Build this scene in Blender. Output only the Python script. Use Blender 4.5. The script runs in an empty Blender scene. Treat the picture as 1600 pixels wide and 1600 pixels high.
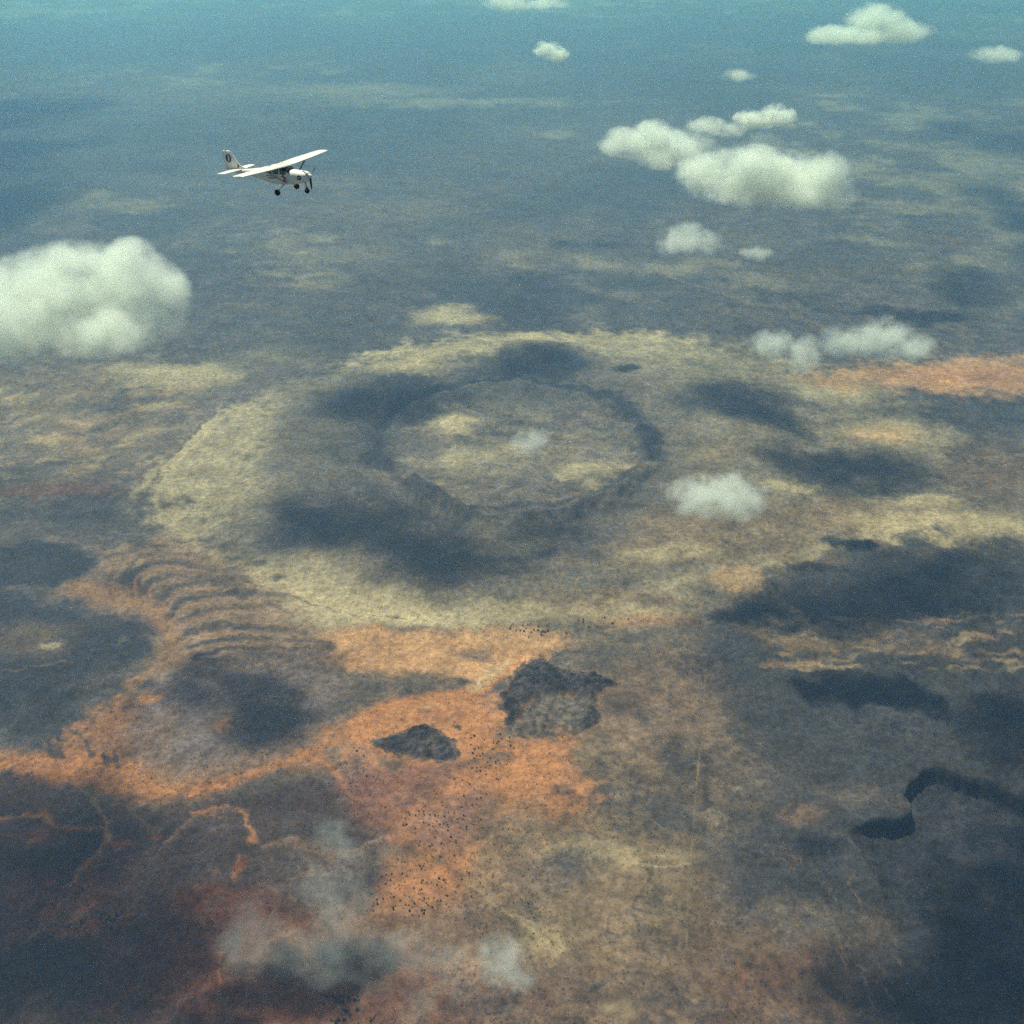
import bpy, bmesh, math, random
import numpy as np
from mathutils import Vector, Matrix

S = bpy.context.scene
COL = S.collection
R = math.radians

# ------------------------------------------------------------------ camera
CAM_H = 1500.0            # metres above the plain
PITCH = R(30.2)           # looking down
FPX = 1716.0              # focal length in photo pixels (photo is 1600 wide)
cam_d = bpy.data.cameras.new('camera')
cam_d.sensor_width = 36.0
cam_d.lens = FPX / 1600.0 * 36.0
cam_d.clip_start = 1.0
cam_d.clip_end = 400000.0
cam = bpy.data.objects.new('camera', cam_d)
COL.objects.link(cam)
cam.location = (0, 0, CAM_H)
cam.rotation_euler = (math.pi/2 - PITCH, 0, 0)
S.camera = cam

# ------------------------------------------------------------------ sky, sun, exposure
SUN_EL = R(67)
SUN_AZ = R(-40)           # from +Y towards +X; negative = far left of the view
SUN_DIR = Vector((math.sin(SUN_AZ)*math.cos(SUN_EL), math.cos(SUN_AZ)*math.cos(SUN_EL), math.sin(SUN_EL)))
w = bpy.data.worlds.new('World'); S.world = w; w.use_nodes = True
nt = w.node_tree; nt.nodes.clear()
sky = nt.nodes.new('ShaderNodeTexSky'); sky.sky_type = 'NISHITA'; sky.sun_disc = False
sky.sun_elevation = SUN_EL; sky.sun_rotation = SUN_AZ; sky.altitude = 1500
bg = nt.nodes.new('ShaderNodeBackground'); bg.inputs['Strength'].default_value = 0.052
wo = nt.nodes.new('ShaderNodeOutputWorld')
nt.links.new(sky.outputs[0], bg.inputs['Color']); nt.links.new(bg.outputs[0], wo.inputs['Surface'])
sun_d = bpy.data.lights.new('sun', 'SUN'); sun_d.energy = 5.0; sun_d.angle = R(0.53); sun_d.color = (1.0, 0.955, 0.75)
sun = bpy.data.objects.new('sun', sun_d); COL.objects.link(sun)
sun.location = (0, 0, 6000)
sun.rotation_euler = (-SUN_DIR).to_track_quat('-Z', 'Y').to_euler()
vs = S.view_settings
S.display_settings.display_device = 'sRGB'
vs.view_transform = 'Standard'; vs.look = 'None'; vs.gamma = 1.0; vs.use_curve_mapping = False
vs.exposure = 0.35
cy = S.cycles
cy.max_bounces = 8; cy.diffuse_bounces = 2; cy.glossy_bounces = 2; cy.transmission_bounces = 4
cy.volume_bounces = 6; cy.transparent_max_bounces = 64
cy.volume_max_steps = 256; cy.volume_step_rate = 1.0
cy.use_adaptive_sampling = True; cy.adaptive_threshold = 0.03; cy.adaptive_min_samples = 24
cy.use_denoising = False; cy.sample_clamp_indirect = 2.0; cy.sample_clamp_direct = 4.0
cy.caustics_reflective = False; cy.caustics_refractive = False

# ------------------------------------------------------------------ helpers
rng = np.random.default_rng(11)
_T = rng.random((256, 256)).astype(np.float32)

def vnoise(x, y, sh=0):
    xi = np.floor(x).astype(np.int32); yi = np.floor(y).astype(np.int32)
    fx = (x - xi.astype(np.float32)).astype(np.float32); fy = (y - yi.astype(np.float32)).astype(np.float32)
    fx = fx*fx*fx*(fx*(fx*6-15)+10); fy = fy*fy*fy*(fy*(fy*6-15)+10)
    x0 = (xi + sh*37) & 255; x1 = (x0 + 1) & 255; y0 = (yi + sh*91) & 255; y1 = (y0 + 1) & 255
    a = _T[x0, y0]; b = _T[x1, y0]; c = _T[x0, y1]; d = _T[x1, y1]
    return (a + (b-a)*fx) + ((c + (d-c)*fx) - (a + (b-a)*fx))*fy

def fbm(x, y, scale, octv=5, sh=0, gain=0.5):
    """fractal noise in about -1..1, features about `scale` metres"""
    s = np.zeros(np.shape(x), np.float32); amp = 1.0; tot = 0.0
    u = np.asarray(x, np.float32)/np.float32(scale); v = np.asarray(y, np.float32)/np.float32(scale)
    for o in range(octv):
        s += amp*(vnoise(u, v, sh + o*3)*2 - 1); tot += amp
        amp *= gain
        u, v = u*np.float32(2.025) - v*np.float32(1.18) + np.float32(17.3), u*np.float32(1.18) + v*np.float32(2.025) - np.float32(9.1)
    return s/tot*1.6

def sstep(a, b, x):
    t = np.clip((x - a)/(b - a), 0, 1)
    return t*t*(3 - 2*t)

CP, SP = math.cos(PITCH), math.sin(PITCH)
def G(px, py, z=0.0):
    """point of the plain (height z) that the photo shows at a pixel"""
    X = px - 800.0; U = 800.0 - py
    d = (X, FPX*CP + U*SP, -FPX*SP + U*CP)
    t = (z - CAM_H)/d[2]
    return np.array((d[0]*t, d[1]*t))
def at_depth(px, py, dist):
    """point seen at a pixel, dist metres from the camera along the ray"""
    X = px - 800.0; U = 800.0 - py
    v = Vector((X, FPX*CP + U*SP, -FPX*SP + U*CP)).normalized()
    return Vector((0, 0, CAM_H)) + v*dist

def new_obj(name, me, mat=None, parent=None, kind=None, label=None, cat=None, group=None):
    o = bpy.data.objects.new(name, me); COL.objects.link(o)
    if mat is not None and me is not None: me.materials.append(mat)
    if parent is not None: o.parent = parent
    if kind: o['kind'] = kind
    if label: o['label'] = label
    if cat: o['category'] = cat
    if group: o['group'] = group
    return o

def np_mesh(name, verts, quads, smooth=True):
    me = bpy.data.meshes.new(name)
    verts = np.asarray(verts, np.float32); quads = np.asarray(quads, np.int32)
    k = quads.shape[1]
    me.vertices.add(len(verts)); me.vertices.foreach_set('co', verts.ravel())
    me.loops.add(quads.size); me.loops.foreach_set('vertex_index', quads.ravel())
    me.polygons.add(len(quads))
    me.polygons.foreach_set('loop_start', np.arange(0, quads.size, k, dtype=np.int32))
    me.polygons.foreach_set('loop_total', np.full(len(quads), k, np.int32))
    me.polygons.foreach_set('use_smooth', np.full(len(quads), smooth, bool))
    me.update(calc_edges=True)
    return me

def set_col(me, rgb, name='albedo'):
    a = me.color_attributes.new(name, 'FLOAT_COLOR', 'POINT')
    c = np.ones((len(rgb), 4), np.float32); c[:, :rgb.shape[1]] = rgb
    a.data.foreach_set('color', c.ravel())

def nodes(name):
    m = bpy.data.materials.new(name); m.use_nodes = True
    m.node_tree.nodes.clear()
    return m, m.node_tree
def N(nt, typ, **kw):
    n = nt.nodes.new(typ)
    for k, v in kw.items(): setattr(n, k, v)
    return n
def L(nt, a, b): nt.links.new(a, b)
def math_n(nt, op, a, b=None, c=None, clamp=False):
    n = nt.nodes.new('ShaderNodeMath'); n.operation = op; n.use_clamp = clamp
    for i, v in enumerate((a, b, c)):
        if v is None: continue
        if isinstance(v, (int, float)): n.inputs[i].default_value = v
        else: nt.links.new(v, n.inputs[i])
    return n.outputs[0]
def maprange(nt, v, a, b, c, d, smooth=True):
    n = nt.nodes.new('ShaderNodeMapRange'); n.interpolation_type = 'SMOOTHSTEP' if smooth else 'LINEAR'
    nt.links.new(v, n.inputs[0])
    for i, q in enumerate((a, b, c, d)): n.inputs[i+1].default_value = q
    return n.outputs[0]

# ------------------------------------------------------------------ relief of the plain
def PX(pts): return np.array([G(x, y) for x, y in pts])

def seg_dist(X, Y, P):
    """distance to a polyline and the position 0..1 along it"""
    best = np.full(X.shape, 1e12); bt = np.zeros(X.shape)
    n = len(P) - 1
    for i in range(n):
        a, b = P[i], P[i+1]; d = b - a; l2 = max(d @ d, 1e-9)
        t = np.clip(((X-a[0])*d[0] + (Y-a[1])*d[1])/l2, 0, 1)
        q = (X-a[0]-t*d[0])**2 + (Y-a[1]-t*d[1])**2
        m = q < best; best[m] = q[m]; bt[m] = (i + t[m])/n
    return np.sqrt(best), bt
def smooth_line(P, sub=6):
    P = np.asarray(P, float); Q = np.vstack([2*P[0]-P[1], P, 2*P[-1]-P[-2]]); out = []
    for i in range(1, len(Q)-2):
        p0, p1, p2, p3 = Q[i-1:i+3]
        for k in range(sub):
            t = k/sub
            out.append(0.5*((2*p1) + (-p0+p2)*t + (2*p0-5*p1+4*p2-p3)*t*t + (-p0+3*p1-3*p2+p3)*t**3))
    out.append(P[-1]); return np.array(out)
def inside(X, Y, P):
    r = np.zeros(X.shape, bool); n = len(P); j = n-1
    for i in range(n):
        xi, yi = P[i]; xj, yj = P[j]
        c = ((yi > Y) != (yj > Y)) & (X < (xj-xi)*(Y-yi)/(yj-yi+1e-12) + xi)
        r ^= c; j = i
    return r
def poly_sd(X, Y, P):
    """signed distance, positive inside"""
    d, _ = seg_dist(X, Y, np.vstack([P, P[:1]]))
    return np.where(inside(X, Y, P), d, -d)

C0 = G(803, 700)                       # middle of the ring crater
RING = abs(G(1008, 705)[0] - C0[0])    # its radius
# edge of the sunken basin on the right: high ground lies to its upper left
SCARP = PX([(1318,1306),(1345,1297),(1380,1294),(1404,1291),(1418,1280),(1420,1268),(1408,1252),
            (1420,1232),(1440,1213),(1462,1211),(1490,1222),(1530,1232),(1570,1246),(1610,1262),(1660,1285),(1720,1330),
            (1760,1500),(1700,1750),(1500,1800),(1420,1620),(1400,1480),(1370,1380),(1335,1330)])

def height(X, Y):
    X = np.asarray(X, float); Y = np.asarray(Y, float)
    z = 7*fbm(X, Y, 900, 4, 1) + 3.0*fbm(X, Y, 160, 4, 5)
    dx = X - C0[0]; dy = (Y - C0[1])
    wob = 0.10*fbm(X, Y, 420, 5, 9, .6)
    r = np.hypot(dx, dy*0.93)/RING + wob
    z += 36*np.exp(-((r-1.0)/0.08)**2)*np.clip(0.7+0.8*fbm(X, Y, 260, 4, 14), .1, 2)
    z += 26*np.exp(-((r-1.75)/0.42)**2)*sstep(0.95, 1.2, r)
    z += 16*np.exp(-(r/0.42)**2)
    ridged = 1-np.abs(fbm(X, Y, 150, 5, 21))
    z += 12*ridged*np.exp(-((r-0.9)/0.55)**2)
    fine_r = 1-np.abs(fbm(X, Y, 70, 4, 23, .55)); z += 5.0*fine_r*(0.5+sstep(-.2, .5, fbm(X, Y, 700, 3, 27)))
    # gullied dark country on the right and lower right
    rough = sstep(250, 900, X) * sstep(3300, 1500, Y)
    z += rough*(16*(1-np.abs(fbm(X, Y, 150, 5, 31, .55))) + 7*(1-np.abs(fbm(X+.8*Y, Y-.3*X, 60, 4, 37))))
    # the sunken basin
    m = (X > 450) & (Y < 1900) & (Y > 300) & (X < 2500)
    if m.any():
        xm, ym = X[m], Y[m]
        sd = poly_sd(xm + 3*fbm(xm, ym, 30, 3, 43), ym + 3*fbm(xm, ym, 30, 3, 47), SCARP)
        south = sstep(1190, 1390, ym)               # wall is steep on the far side only
        dep = sstep(0, 9, sd)*south*sstep(SCARP[0, 0]-8, SCARP[0, 0]+75, xm)
        z[m] -= dep*(40 - 24*sstep(15, 200, sd))
        z[m] += dep*7*np.abs(fbm(xm, ym, 60, 4, 51))
    return z

# ------------------------------------------------------------------ ground: one sheet to the horizon
dep = np.concatenate([np.linspace(58, 4.2, 1010), 4.2 - (4.2-1.05)*np.linspace(0, 1, 41)[1:]])
rad = CAM_H/np.tan(np.radians(dep))
rad = np.concatenate([[0.5], np.linspace(60, rad[0]-25, 24), rad, [95000, 120000]])
fine = np.linspace(-40, 40, 1000)
coarse = np.linspace(40, 320, 92)[1:-1]
az = np.radians(np.concatenate([fine, coarse]))
NR, NA = len(rad), len(az)
RR, AA = np.meshgrid(rad, az, indexing='ij')
GX = (RR*np.sin(AA)).ravel(); GY = (RR*np.cos(AA)).ravel()
GZ = height(GX, GY)
GZ = np.where(RR.ravel() > 30000, GZ*0.2, GZ)
ii = np.arange(NR-1)[:, None]*NA; jj = np.arange(NA)[None, :]; j2 = (jj+1) % NA
Q = np.stack([ii+jj, ii+NA+jj, ii+NA+j2, ii+j2], -1).reshape(-1, 4)[:, ::-1]
ground_me = np_mesh('ground', np.stack([GX, GY, GZ], 1), Q)

# ---- soil colours laid patch over patch, with cloud shade and dark corners painted in -------------
C_SCRUB  = np.array((0.100, 0.070, 0.060))
C_GREY   = np.array((0.070, 0.054, 0.058))
C_OLIVE  = np.array((0.170, 0.105, 0.070))
C_CREAM  = np.array((0.430, 0.298, 0.182))
C_ORANGE = np.array((0.370, 0.138, 0.058))
C_RUST   = np.array((0.200, 0.056, 0.034))
C_BROWN  = np.array((0.120, 0.068, 0.050))
C_BASALT = np.array((0.026, 0.023, 0.031))
C_DARK   = np.array((0.042, 0.036, 0.042))
C_KHAKI  = np.array((0.155, 0.113, 0.084))
C_PLUM   = np.array((0.080, 0.054, 0.056))

f900 = fbm(GX, GY, 900, 6, 60); f300 = fbm(GX, GY, 300, 6, 66)
f80 = fbm(GX, GY, 80, 5, 72); f25 = fbm(GX, GY, 25, 4, 78)
dist_k = np.clip(np.hypot(GX, GY)/1800.0, 0.6, 6.0)
WX = GX + dist_k*(20*fbm(GX, GY, 210, 5, 84, .6) + 5*fbm(GX, GY, 30, 3, 87)); WY = GY + dist_k*(26*fbm(GX, GY, 210, 5, 90, .6) + 6*fbm(GX, GY, 30, 3, 93))
f3k = fbm(GX, GY, 3200, 6, 96)
alb = np.empty((len(GX), 3), np.float32)
def mix(c, m, idx=None):
    m = np.clip(m, 0, 1)[:, None]
    if idx is None: alb[:] = alb*(1-m) + c*m
    else: alb[idx] = alb[idx]*(1-m) + c*m
alb[:] = C_SCRUB
mix(C_GREY, sstep(-0.1, 0.5, f900))
mix(C_OLIVE, sstep(0.05, 0.7, -f900 + 0.3*f80)*0.7)
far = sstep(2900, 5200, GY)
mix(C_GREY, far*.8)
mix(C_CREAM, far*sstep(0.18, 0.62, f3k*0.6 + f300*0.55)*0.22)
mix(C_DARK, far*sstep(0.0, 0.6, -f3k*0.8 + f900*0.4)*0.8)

def scale_at(px, py):
    a, b = G(px-1, py), G(px+1, py); c, d = G(px, py-1), G(px, py+1)
    return np.hypot(*(a-b))/2, np.hypot(*(c-d))/2
def near_box(P, pad):
    lo = P.min(0)-pad; hi = P.max(0)+pad
    rmin = math.hypot(max(lo[0], -hi[0], 0), max(lo[1], -hi[1], 0)); rmax = math.hypot(max(abs(lo[0]), abs(hi[0])), max(abs(lo[1]), abs(hi[1])))
    i0 = max(0, int(np.searchsorted(rad, rmin))-1)*NA; i1 = min(NR, int(np.searchsorted(rad, rmax))+1)*NA
    gx, gy = GX[i0:i1], GY[i0:i1]
    return i0 + np.nonzero((gx > lo[0]) & (gx < hi[0]) & (gy > lo[1]) & (gy < hi[1]))[0]
def blob(px, py, rx, ry, c, a=1.0, soft=0.5, warp=0.35, rot=0.0):
    """soft patch of soil; rx, ry are its half-sizes as seen in the photo"""
    g = G(px, py); sx, sy = scale_at(px, py); ax, ay = rx*sx, ry*sy
    e = 1.0 + soft + warp*1.6; m = max(ax, ay)*e
    idx = near_box(np.array([g]), m)
    if len(idx) == 0: return
    X = WX[idx]-g[0]; Y = WY[idx]-g[1]
    cr, sr = math.cos(R(rot)), math.sin(R(rot))
    X, Y = X*cr+Y*sr, -X*sr+Y*cr
    d = np.hypot(X/ax, Y/ay) + warp*(0.6*f300[idx] + 0.5*f80[idx] + 0.2*f25[idx])
    mix(c, a*(1-sstep(1-soft, 1+soft, d)), idx)
def poly(pts, c, a=1.0, soft=12, warp=10, tex=0.0):
    P = smooth_line(PX(pts + pts[:1]), 4)[:-1]
    idx = near_box(P, soft+warp*2)
    soft = soft*1.7; sd = poly_sd(WX[idx], WY[idx], P) + warp*1.4*(0.7*f80[idx] + 0.5*f25[idx])
    mix(c, a*sstep(-soft, soft, sd)*np.clip(1 + tex*(f80[idx]+0.6*f25[idx]), 0, 1.3), idx)
def stroke(pts, wpx, c, a=1.0, soft=0.6, warp=0.5, taper=(1, 1), meander=1.0, fade=0.0):
    mid = pts[len(pts)//2]; sx, sy = scale_at(*mid)
    wd = wpx*sx; P = smooth_line(PX(pts), 6)
    idx = near_box(P, wd*3+60)
    d, t = seg_dist(GX[idx] + (WX[idx]-GX[idx])*meander, GY[idx] + (WY[idx]-GY[idx])*meander, P)
    tp = np.where(t < 0.5, taper[0] + (1-taper[0])*t*2, 1 + (taper[1]-1)*(t-0.5)*2)
    d = d/(wd*np.maximum(tp, 0.05)) + warp*(0.6*f80[idx] + 0.6*f25[idx])
    mix(c, a*(1-fade*t)*(1-sstep(1-soft*1.3, 1+soft*1.3, d)), idx)

# PATCHES-BEGIN
# far country
for (x, y, rx, ry, c, a) in [
    (450,150,260,14,C_OLIVE,.5),(760,160,160,6,C_CREAM,.5),(560,140,120,8,C_CREAM,.35),(180,320,90,10,C_CREAM,.55),
    (120,300,60,6,C_CREAM,.5),(620,330,110,14,C_OLIVE,.6),(820,380,70,26,C_OLIVE,.6),(560,400,60,14,C_CREAM,.35),
    (500,440,30,14,C_CREAM,.6),(430,425,24,5,C_CREAM,.6),(930,410,50,10,C_CREAM,.55),(1050,420,60,8,C_CREAM,.5),
    (960,360,90,10,C_DARK,.5),(700,400,90,14,C_GREY,.7),(1180,440,60,12,C_CREAM,.3),(1480,380,70,10,C_BROWN,.6),
    (330,380,130,26,C_DARK,.7),(60,330,120,24,C_DARK,.6),(400,480,90,18,C_SCRUB,.8),(1420,430,120,22,C_SCRUB,.8),
    (120,560,130,20,C_DARK,.7),(640,470,110,30,C_GREY,.8),(1560,420,70,26,C_DARK,.8)]:
    blob(x, y, rx, ry, c, a*.6, 0.8, 0.8)
# dark bluffs beyond the pale band
blob(820,465,140,34,C_DARK,.95,.35,.4); blob(830,490,60,20,C_BASALT,.6,.4,.4); blob(1000,440,120,16,C_DARK,.8,.4,.5)
blob(1240,470,110,12,C_DARK,.6,.5,.5,0); stroke([(1180,450),(1290,480),(1390,490),(1440,505)],9,C_BASALT,.7)
blob(700,495,50,14,C_CREAM,.7,.5,.5); blob(720,480,30,6,C_CREAM,.6,.5,.5)
stroke([(1030,420),(1130,460),(1250,500),(1330,530)],6,C_OLIVE,.6)
# the great pale oval round the crater
poly([(215,745),(300,655),(420,605),(560,560),(760,530),(930,520),(1110,540),(1290,580),(1430,640),(1500,720),(1470,800),(1340,860),(1180,915),(1000,975),(800,985),(600,965),(440,925),(320,870),(235,810)],C_KHAKI,.9,70,60,.2)
poly([(560,565),(700,535),(880,522),(1000,525),(1120,545),(1240,575),(1180,590),(1040,570),(930,560),(830,552),(720,575),(640,600),(590,590)],C_CREAM,.62,45,45,.25)
blob(1060,575,130,34,C_KHAKI*1.25,.7,.7,.4); blob(1230,595,120,26,C_KHAKI*1.2,.7,.7,.4); blob(1290,612,70,12,C_CREAM,.5,.7,.5)
poly([(1240,590),(1330,575),(1440,568),(1640,560),(1640,632),(1500,618),(1400,605),(1290,610)],C_ORANGE*.7+C_CREAM*.3,.7,32,34,.25)
blob(1520,592,110,16,C_ORANGE,.6,.7,.5)
blob(1390,685,70,20,C_CREAM,.7,.7,.4); blob(1375,682,44,12,C_ORANGE,.4,.7,.4)
blob(1550,650,110,34,C_DARK,.8,.5,.4)
stroke([(1480,612),(1540,622),(1620,640)],7,C_BASALT,.5); stroke([(1540,655),(1580,662),(1620,668)],5,C_BASALT,.9)
blob(1560,740,90,30,C_BROWN,.7,.6,.4)
# left: mottled pale dune country and the wide dry channel
blob(150,660,170,64,C_OLIVE*1.15,.75,.7,.4); blob(290,590,100,18,C_CREAM,.6,.7,.5); blob(230,575,70,8,C_CREAM,.45,.7,.5); blob(420,560,80,14,C_KHAKI,.7,.7,.5)
for k in range(110):
    q = random.Random(k+31); blob(q.uniform(-20,300), q.uniform(600,745), q.uniform(8,30), q.uniform(2.5,6), (C_CREAM*.85, C_ORANGE*.4+C_CREAM*.5, C_GREY, C_DARK*1.3)[k % 4], .5, .8, .9, 25)
stroke([(470,572),(400,602),(330,640),(262,700),(205,760),(130,830)],26,C_PLUM*1.3,.75,.8,.4)
poly([(350,645),(430,640),(440,690),(405,740),(420,790),(350,812),(295,815),(262,790),(245,745),(285,695)],C_CREAM,.42,60,50,.3)
stroke([(330,660),(262,735),(262,800),(330,865),(430,915),(560,950),(720,972)],17,C_CREAM,.42,.95,.5,(.8,.8)); stroke([(700,972),(860,965),(1000,940),(1120,905),(1260,862),(1400,838)],15,C_CREAM,.32,.95,.6,(.8,.8))
stroke([(345,642),(290,690),(240,742),(215,772)],6,C_CREAM,.6,.8,.6); stroke([(350,634),(300,676),(262,712)],2.4,C_DARK,.7,.6,.9)
stroke([(275,765),(290,790),(300,812)],3,C_BASALT,.6,.5,.6,(.3,1.4))
blob(100,800,130,34,C_DARK,.7,.7,.4); blob(40,735,70,18,C_DARK,.55,.7,.5); blob(60,770,80,8,C_RUST,.4,.7,.6)
# the dark rough country inside the oval, with soft cloud shade painted into the soil
poly([(450,700),(490,640),(560,605),(640,598),(760,590),(860,562),(960,590),(1020,640),(1060,720),(1020,790),(1000,850),(920,900),(800,940),(660,925),(520,880),(410,840),(430,780)],C_GREY,.82,75,70,.3)
poly([(520,640),(600,602),(650,610),(600,660),(590,720),(640,770),(720,800),(790,850),(860,880),(800,935),(660,920),(520,870),(450,810),(520,740)],C_DARK,.5,70,70,.3)
blob(560,745,90,16,C_KHAKI,.45,.8,.6); blob(620,815,70,10,C_KHAKI,.3,.8,.6); blob(500,700,40,30,C_KHAKI,.4,.8,.5)
blob(860,578,90,24,C_DARK,.7,.7,.4); blob(1145,635,105,34,C_GREY,.85,.7,.4); blob(1170,650,70,20,C_DARK,.5,.7,.4); blob(1060,690,60,20,C_SCRUB,.6,.7,.4)  # blotches right of the ring are cloud shade painted as soil colour
blob(1320,735,130,36,C_GREY,.75,.7,.4)  # grey blotch paints a cloud's shade onto the grass
EL = lambda k, a0, a1, n=40: [(803+205*k*math.cos(t), 700-97*k*math.sin(t)) for t in np.linspace(R(a0), R(a1), n)]
blob(805,705,180,78,C_GREY*1.25,.8,.5,.4)
blob(800,705,172,66,C_KHAKI*1.2,.75,.6,.5)
stroke(EL(1.02, -45, 200), 15, C_BASALT, .97, .6, .6, (1, 1), .6); stroke(EL(1.0, 195, 345), 9, C_DARK, .7, .8, .9); stroke(EL(1.32, 185, 330), 8, C_DARK, .5, .8, 1.0); stroke(EL(1.17, 60, 150), 6, C_DARK, .5, .8, .9)
for k in range(150):
    q = random.Random(k+300); an = q.uniform(0, 6.28); rr_ = math.sqrt(q.random())
    blob(803+185*rr_*math.cos(an), 705+80*rr_*math.sin(an), q.uniform(5,26), q.uniform(2,7), (C_CREAM*.8, C_DARK, C_KHAKI*1.2, C_GREY)[k % 4], .5, .8, 1.0, q.uniform(-40,40))
blob(700,668,36,20,C_CREAM,.5,.8,.8); blob(940,735,58,14,C_CREAM,.6,.8,.8); blob(700,722,60,16,C_CREAM,.5,.8,.9); blob(860,668,70,18,C_GREY,.6,.8,.6)
stroke([(860,640),(930,670),(990,720)],7,C_DARK,.6,.8,.8); stroke([(800,760),(750,790),(720,815)],8,C_BASALT,.6,.8,.9)
blob(715,785,36,10,C_CREAM,.45,.8,.9); blob(820,860,24,9,C_CREAM,.6,.8,.9); blob(800,840,70,22,C_KHAKI,.4,.8,.8)
for k in range(60):
    q = random.Random(k+640); blob(q.uniform(480,1000), q.uniform(780,930), q.uniform(8,36), q.uniform(2,6), (C_KHAKI, C_DARK, C_SCRUB)[k % 3], .4, .8, 1.0, q.uniform(-20,20))
# right: pale grass plains
blob(1130,850,140,40,C_OLIVE,.85,.5,.4); blob(1300,815,220,28,C_OLIVE,.95,.5,.4); blob(1480,830,150,26,C_CREAM,.75,.5,.4)
blob(1140,720,70,14,C_OLIVE,.8,.5,.5); blob(1240,765,40,8,C_CREAM,.6,.5,.5); blob(1040,870,90,22,C_OLIVE,.8,.5,.4)
blob(1050,880,70,10,C_CREAM,.5,.6,.5); blob(1150,915,40,14,C_ORANGE*.5+C_CREAM*.5,.7,.5,.5); blob(1440,780,50,12,C_CREAM,.5,.5,.5)
blob(960,955,130,22,C_OLIVE,.85,.5,.4); blob(960,965,90,10,C_CREAM,.5,.6,.5); blob(1000,975,70,10,C_ORANGE,.35,.6,.5)
stroke([(1600,855),(1480,850),(1340,848),(1250,880),(1170,905)],7,C_CREAM,.4,.8,.9); stroke([(1390,842),(1420,838),(1445,838)],3,C_GREY,.7)
# right: dark scrub country, deepened by cloud shade painted into its colour
poly([(1330,865),(1420,855),(1640,870),(1640,1290),(1460,1215),(1300,1180),(1150,1180),(1100,1090),(1050,1050),(1160,960),(1240,915)],C_DARK*.75,.95,60,50,.2)
poly([(1120,1060),(1640,1000),(1640,1660),(1330,1660),(1240,1500),(1170,1400),(1140,1300),(1180,1200)],C_DARK*.8,.85,110,80,.2)
poly([(1330,870),(1640,880),(1640,960),(1420,985),(1300,960),(1180,960),(1250,915)],C_DARK,.75,50,50)
blob(1480,1130,180,70,C_DARK,.85,.5,.4); blob(1150,1060,110,44,C_DARK,.55,.5,.4)
for k in range(80):
    q = random.Random(k+500); blob(q.uniform(1210,1600), q.uniform(970,1060), q.uniform(6,34), q.uniform(2,5), (C_CREAM*.7, C_OLIVE, C_ORANGE*.5+C_CREAM*.3)[k % 3], .5, .8, 1.0)
blob(1350,1010,120,26,C_OLIVE,.35,.5,.6)
# lower middle: brown plain right of the outcrops
poly([(960,1040),(1060,1010),(1090,1090),(1110,1180),(1180,1230),(1170,1310),(1130,1400),(1120,1470),(1000,1620),(820,1620),(760,1480),(730,1380),(780,1260),(880,1210),(900,1140)],C_OLIVE*.42+C_BROWN*.5,.85,50,50,.3)
blob(960,1400,130,60,C_OLIVE,.8,.5,.5); blob(920,1340,120,20,C_CREAM,.4,.6,.5); blob(850,1480,60,40,C_CREAM,.4,.6,.6)
blob(1020,1480,120,40,C_OLIVE,.7,.5,.5); blob(1050,1260,120,40,C_SCRUB,.5,.5,.5); blob(860,1365,70,26,C_GREY,.8,.5,.5)
blob(1055,1190,34,18,C_DARK,.8,.5,.5); blob(1045,1272,36,24,C_DARK,.85,.35,.3); blob(930,1245,50,20,C_DARK,.6,.5,.8)
stroke([(1010,1245),(1012,1280),(1040,1299)],1.6,C_OLIVE,.7); stroke([(980,1350),(1040,1362),(1080,1355)],1.8,C_CREAM,.5)
blob(1000,1110,120,50,C_BROWN*1.2,.5,.5,.5); blob(940,1190,50,30,C_OLIVE,.5,.5,.6)
# lower right: dark slopes, with the corner's darkening painted into the soil
poly([(1150,1230),(1300,1210),(1420,1290),(1650,1270),(1650,1650),(1350,1650),(1250,1500),(1120,1420)],C_DARK,.85,60,60)
blob(1240,1320,110,44,C_DARK,.7,.5,.4); blob(1230,1530,150,60,C_BROWN,.8,.8,.7); blob(1200,1560,100,40,C_RUST*.7,.3,.9,.9)
blob(1370,1540,90,50,C_BASALT,.8,.4,.5); blob(1560,1450,130,120,C_BASALT,.7,.5,.4); blob(1300,1450,90,30,C_SCRUB,.6,.5,.7)
for k in range(90):
    q = random.Random(k+900); x = q.uniform(1130,1610); y = q.uniform(1310,1600); l = q.uniform(14,60)
    stroke([(x,y),(x+l*.25+q.uniform(-6,6),y+l*.4),(x+l*.5+q.uniform(-10,10),y+l)],q.uniform(.8,2.6),(C_OLIVE, C_BROWN*1.4, C_RUST, C_SCRUB)[k % 4],.5,.75,1.0,(.3,.3),1.4)
blob(1250,1285,40,16,C_BROWN*1.3,.7,.5,.5); blob(1350,1260,60,22,C_SCRUB,.6,.5,.5)
P_ = SCARP; idx = near_box(P_, 20); mix(C_BASALT*1.15, .8*sstep(-4, 20, poly_sd(WX[idx], WY[idx], P_)), idx)
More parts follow.
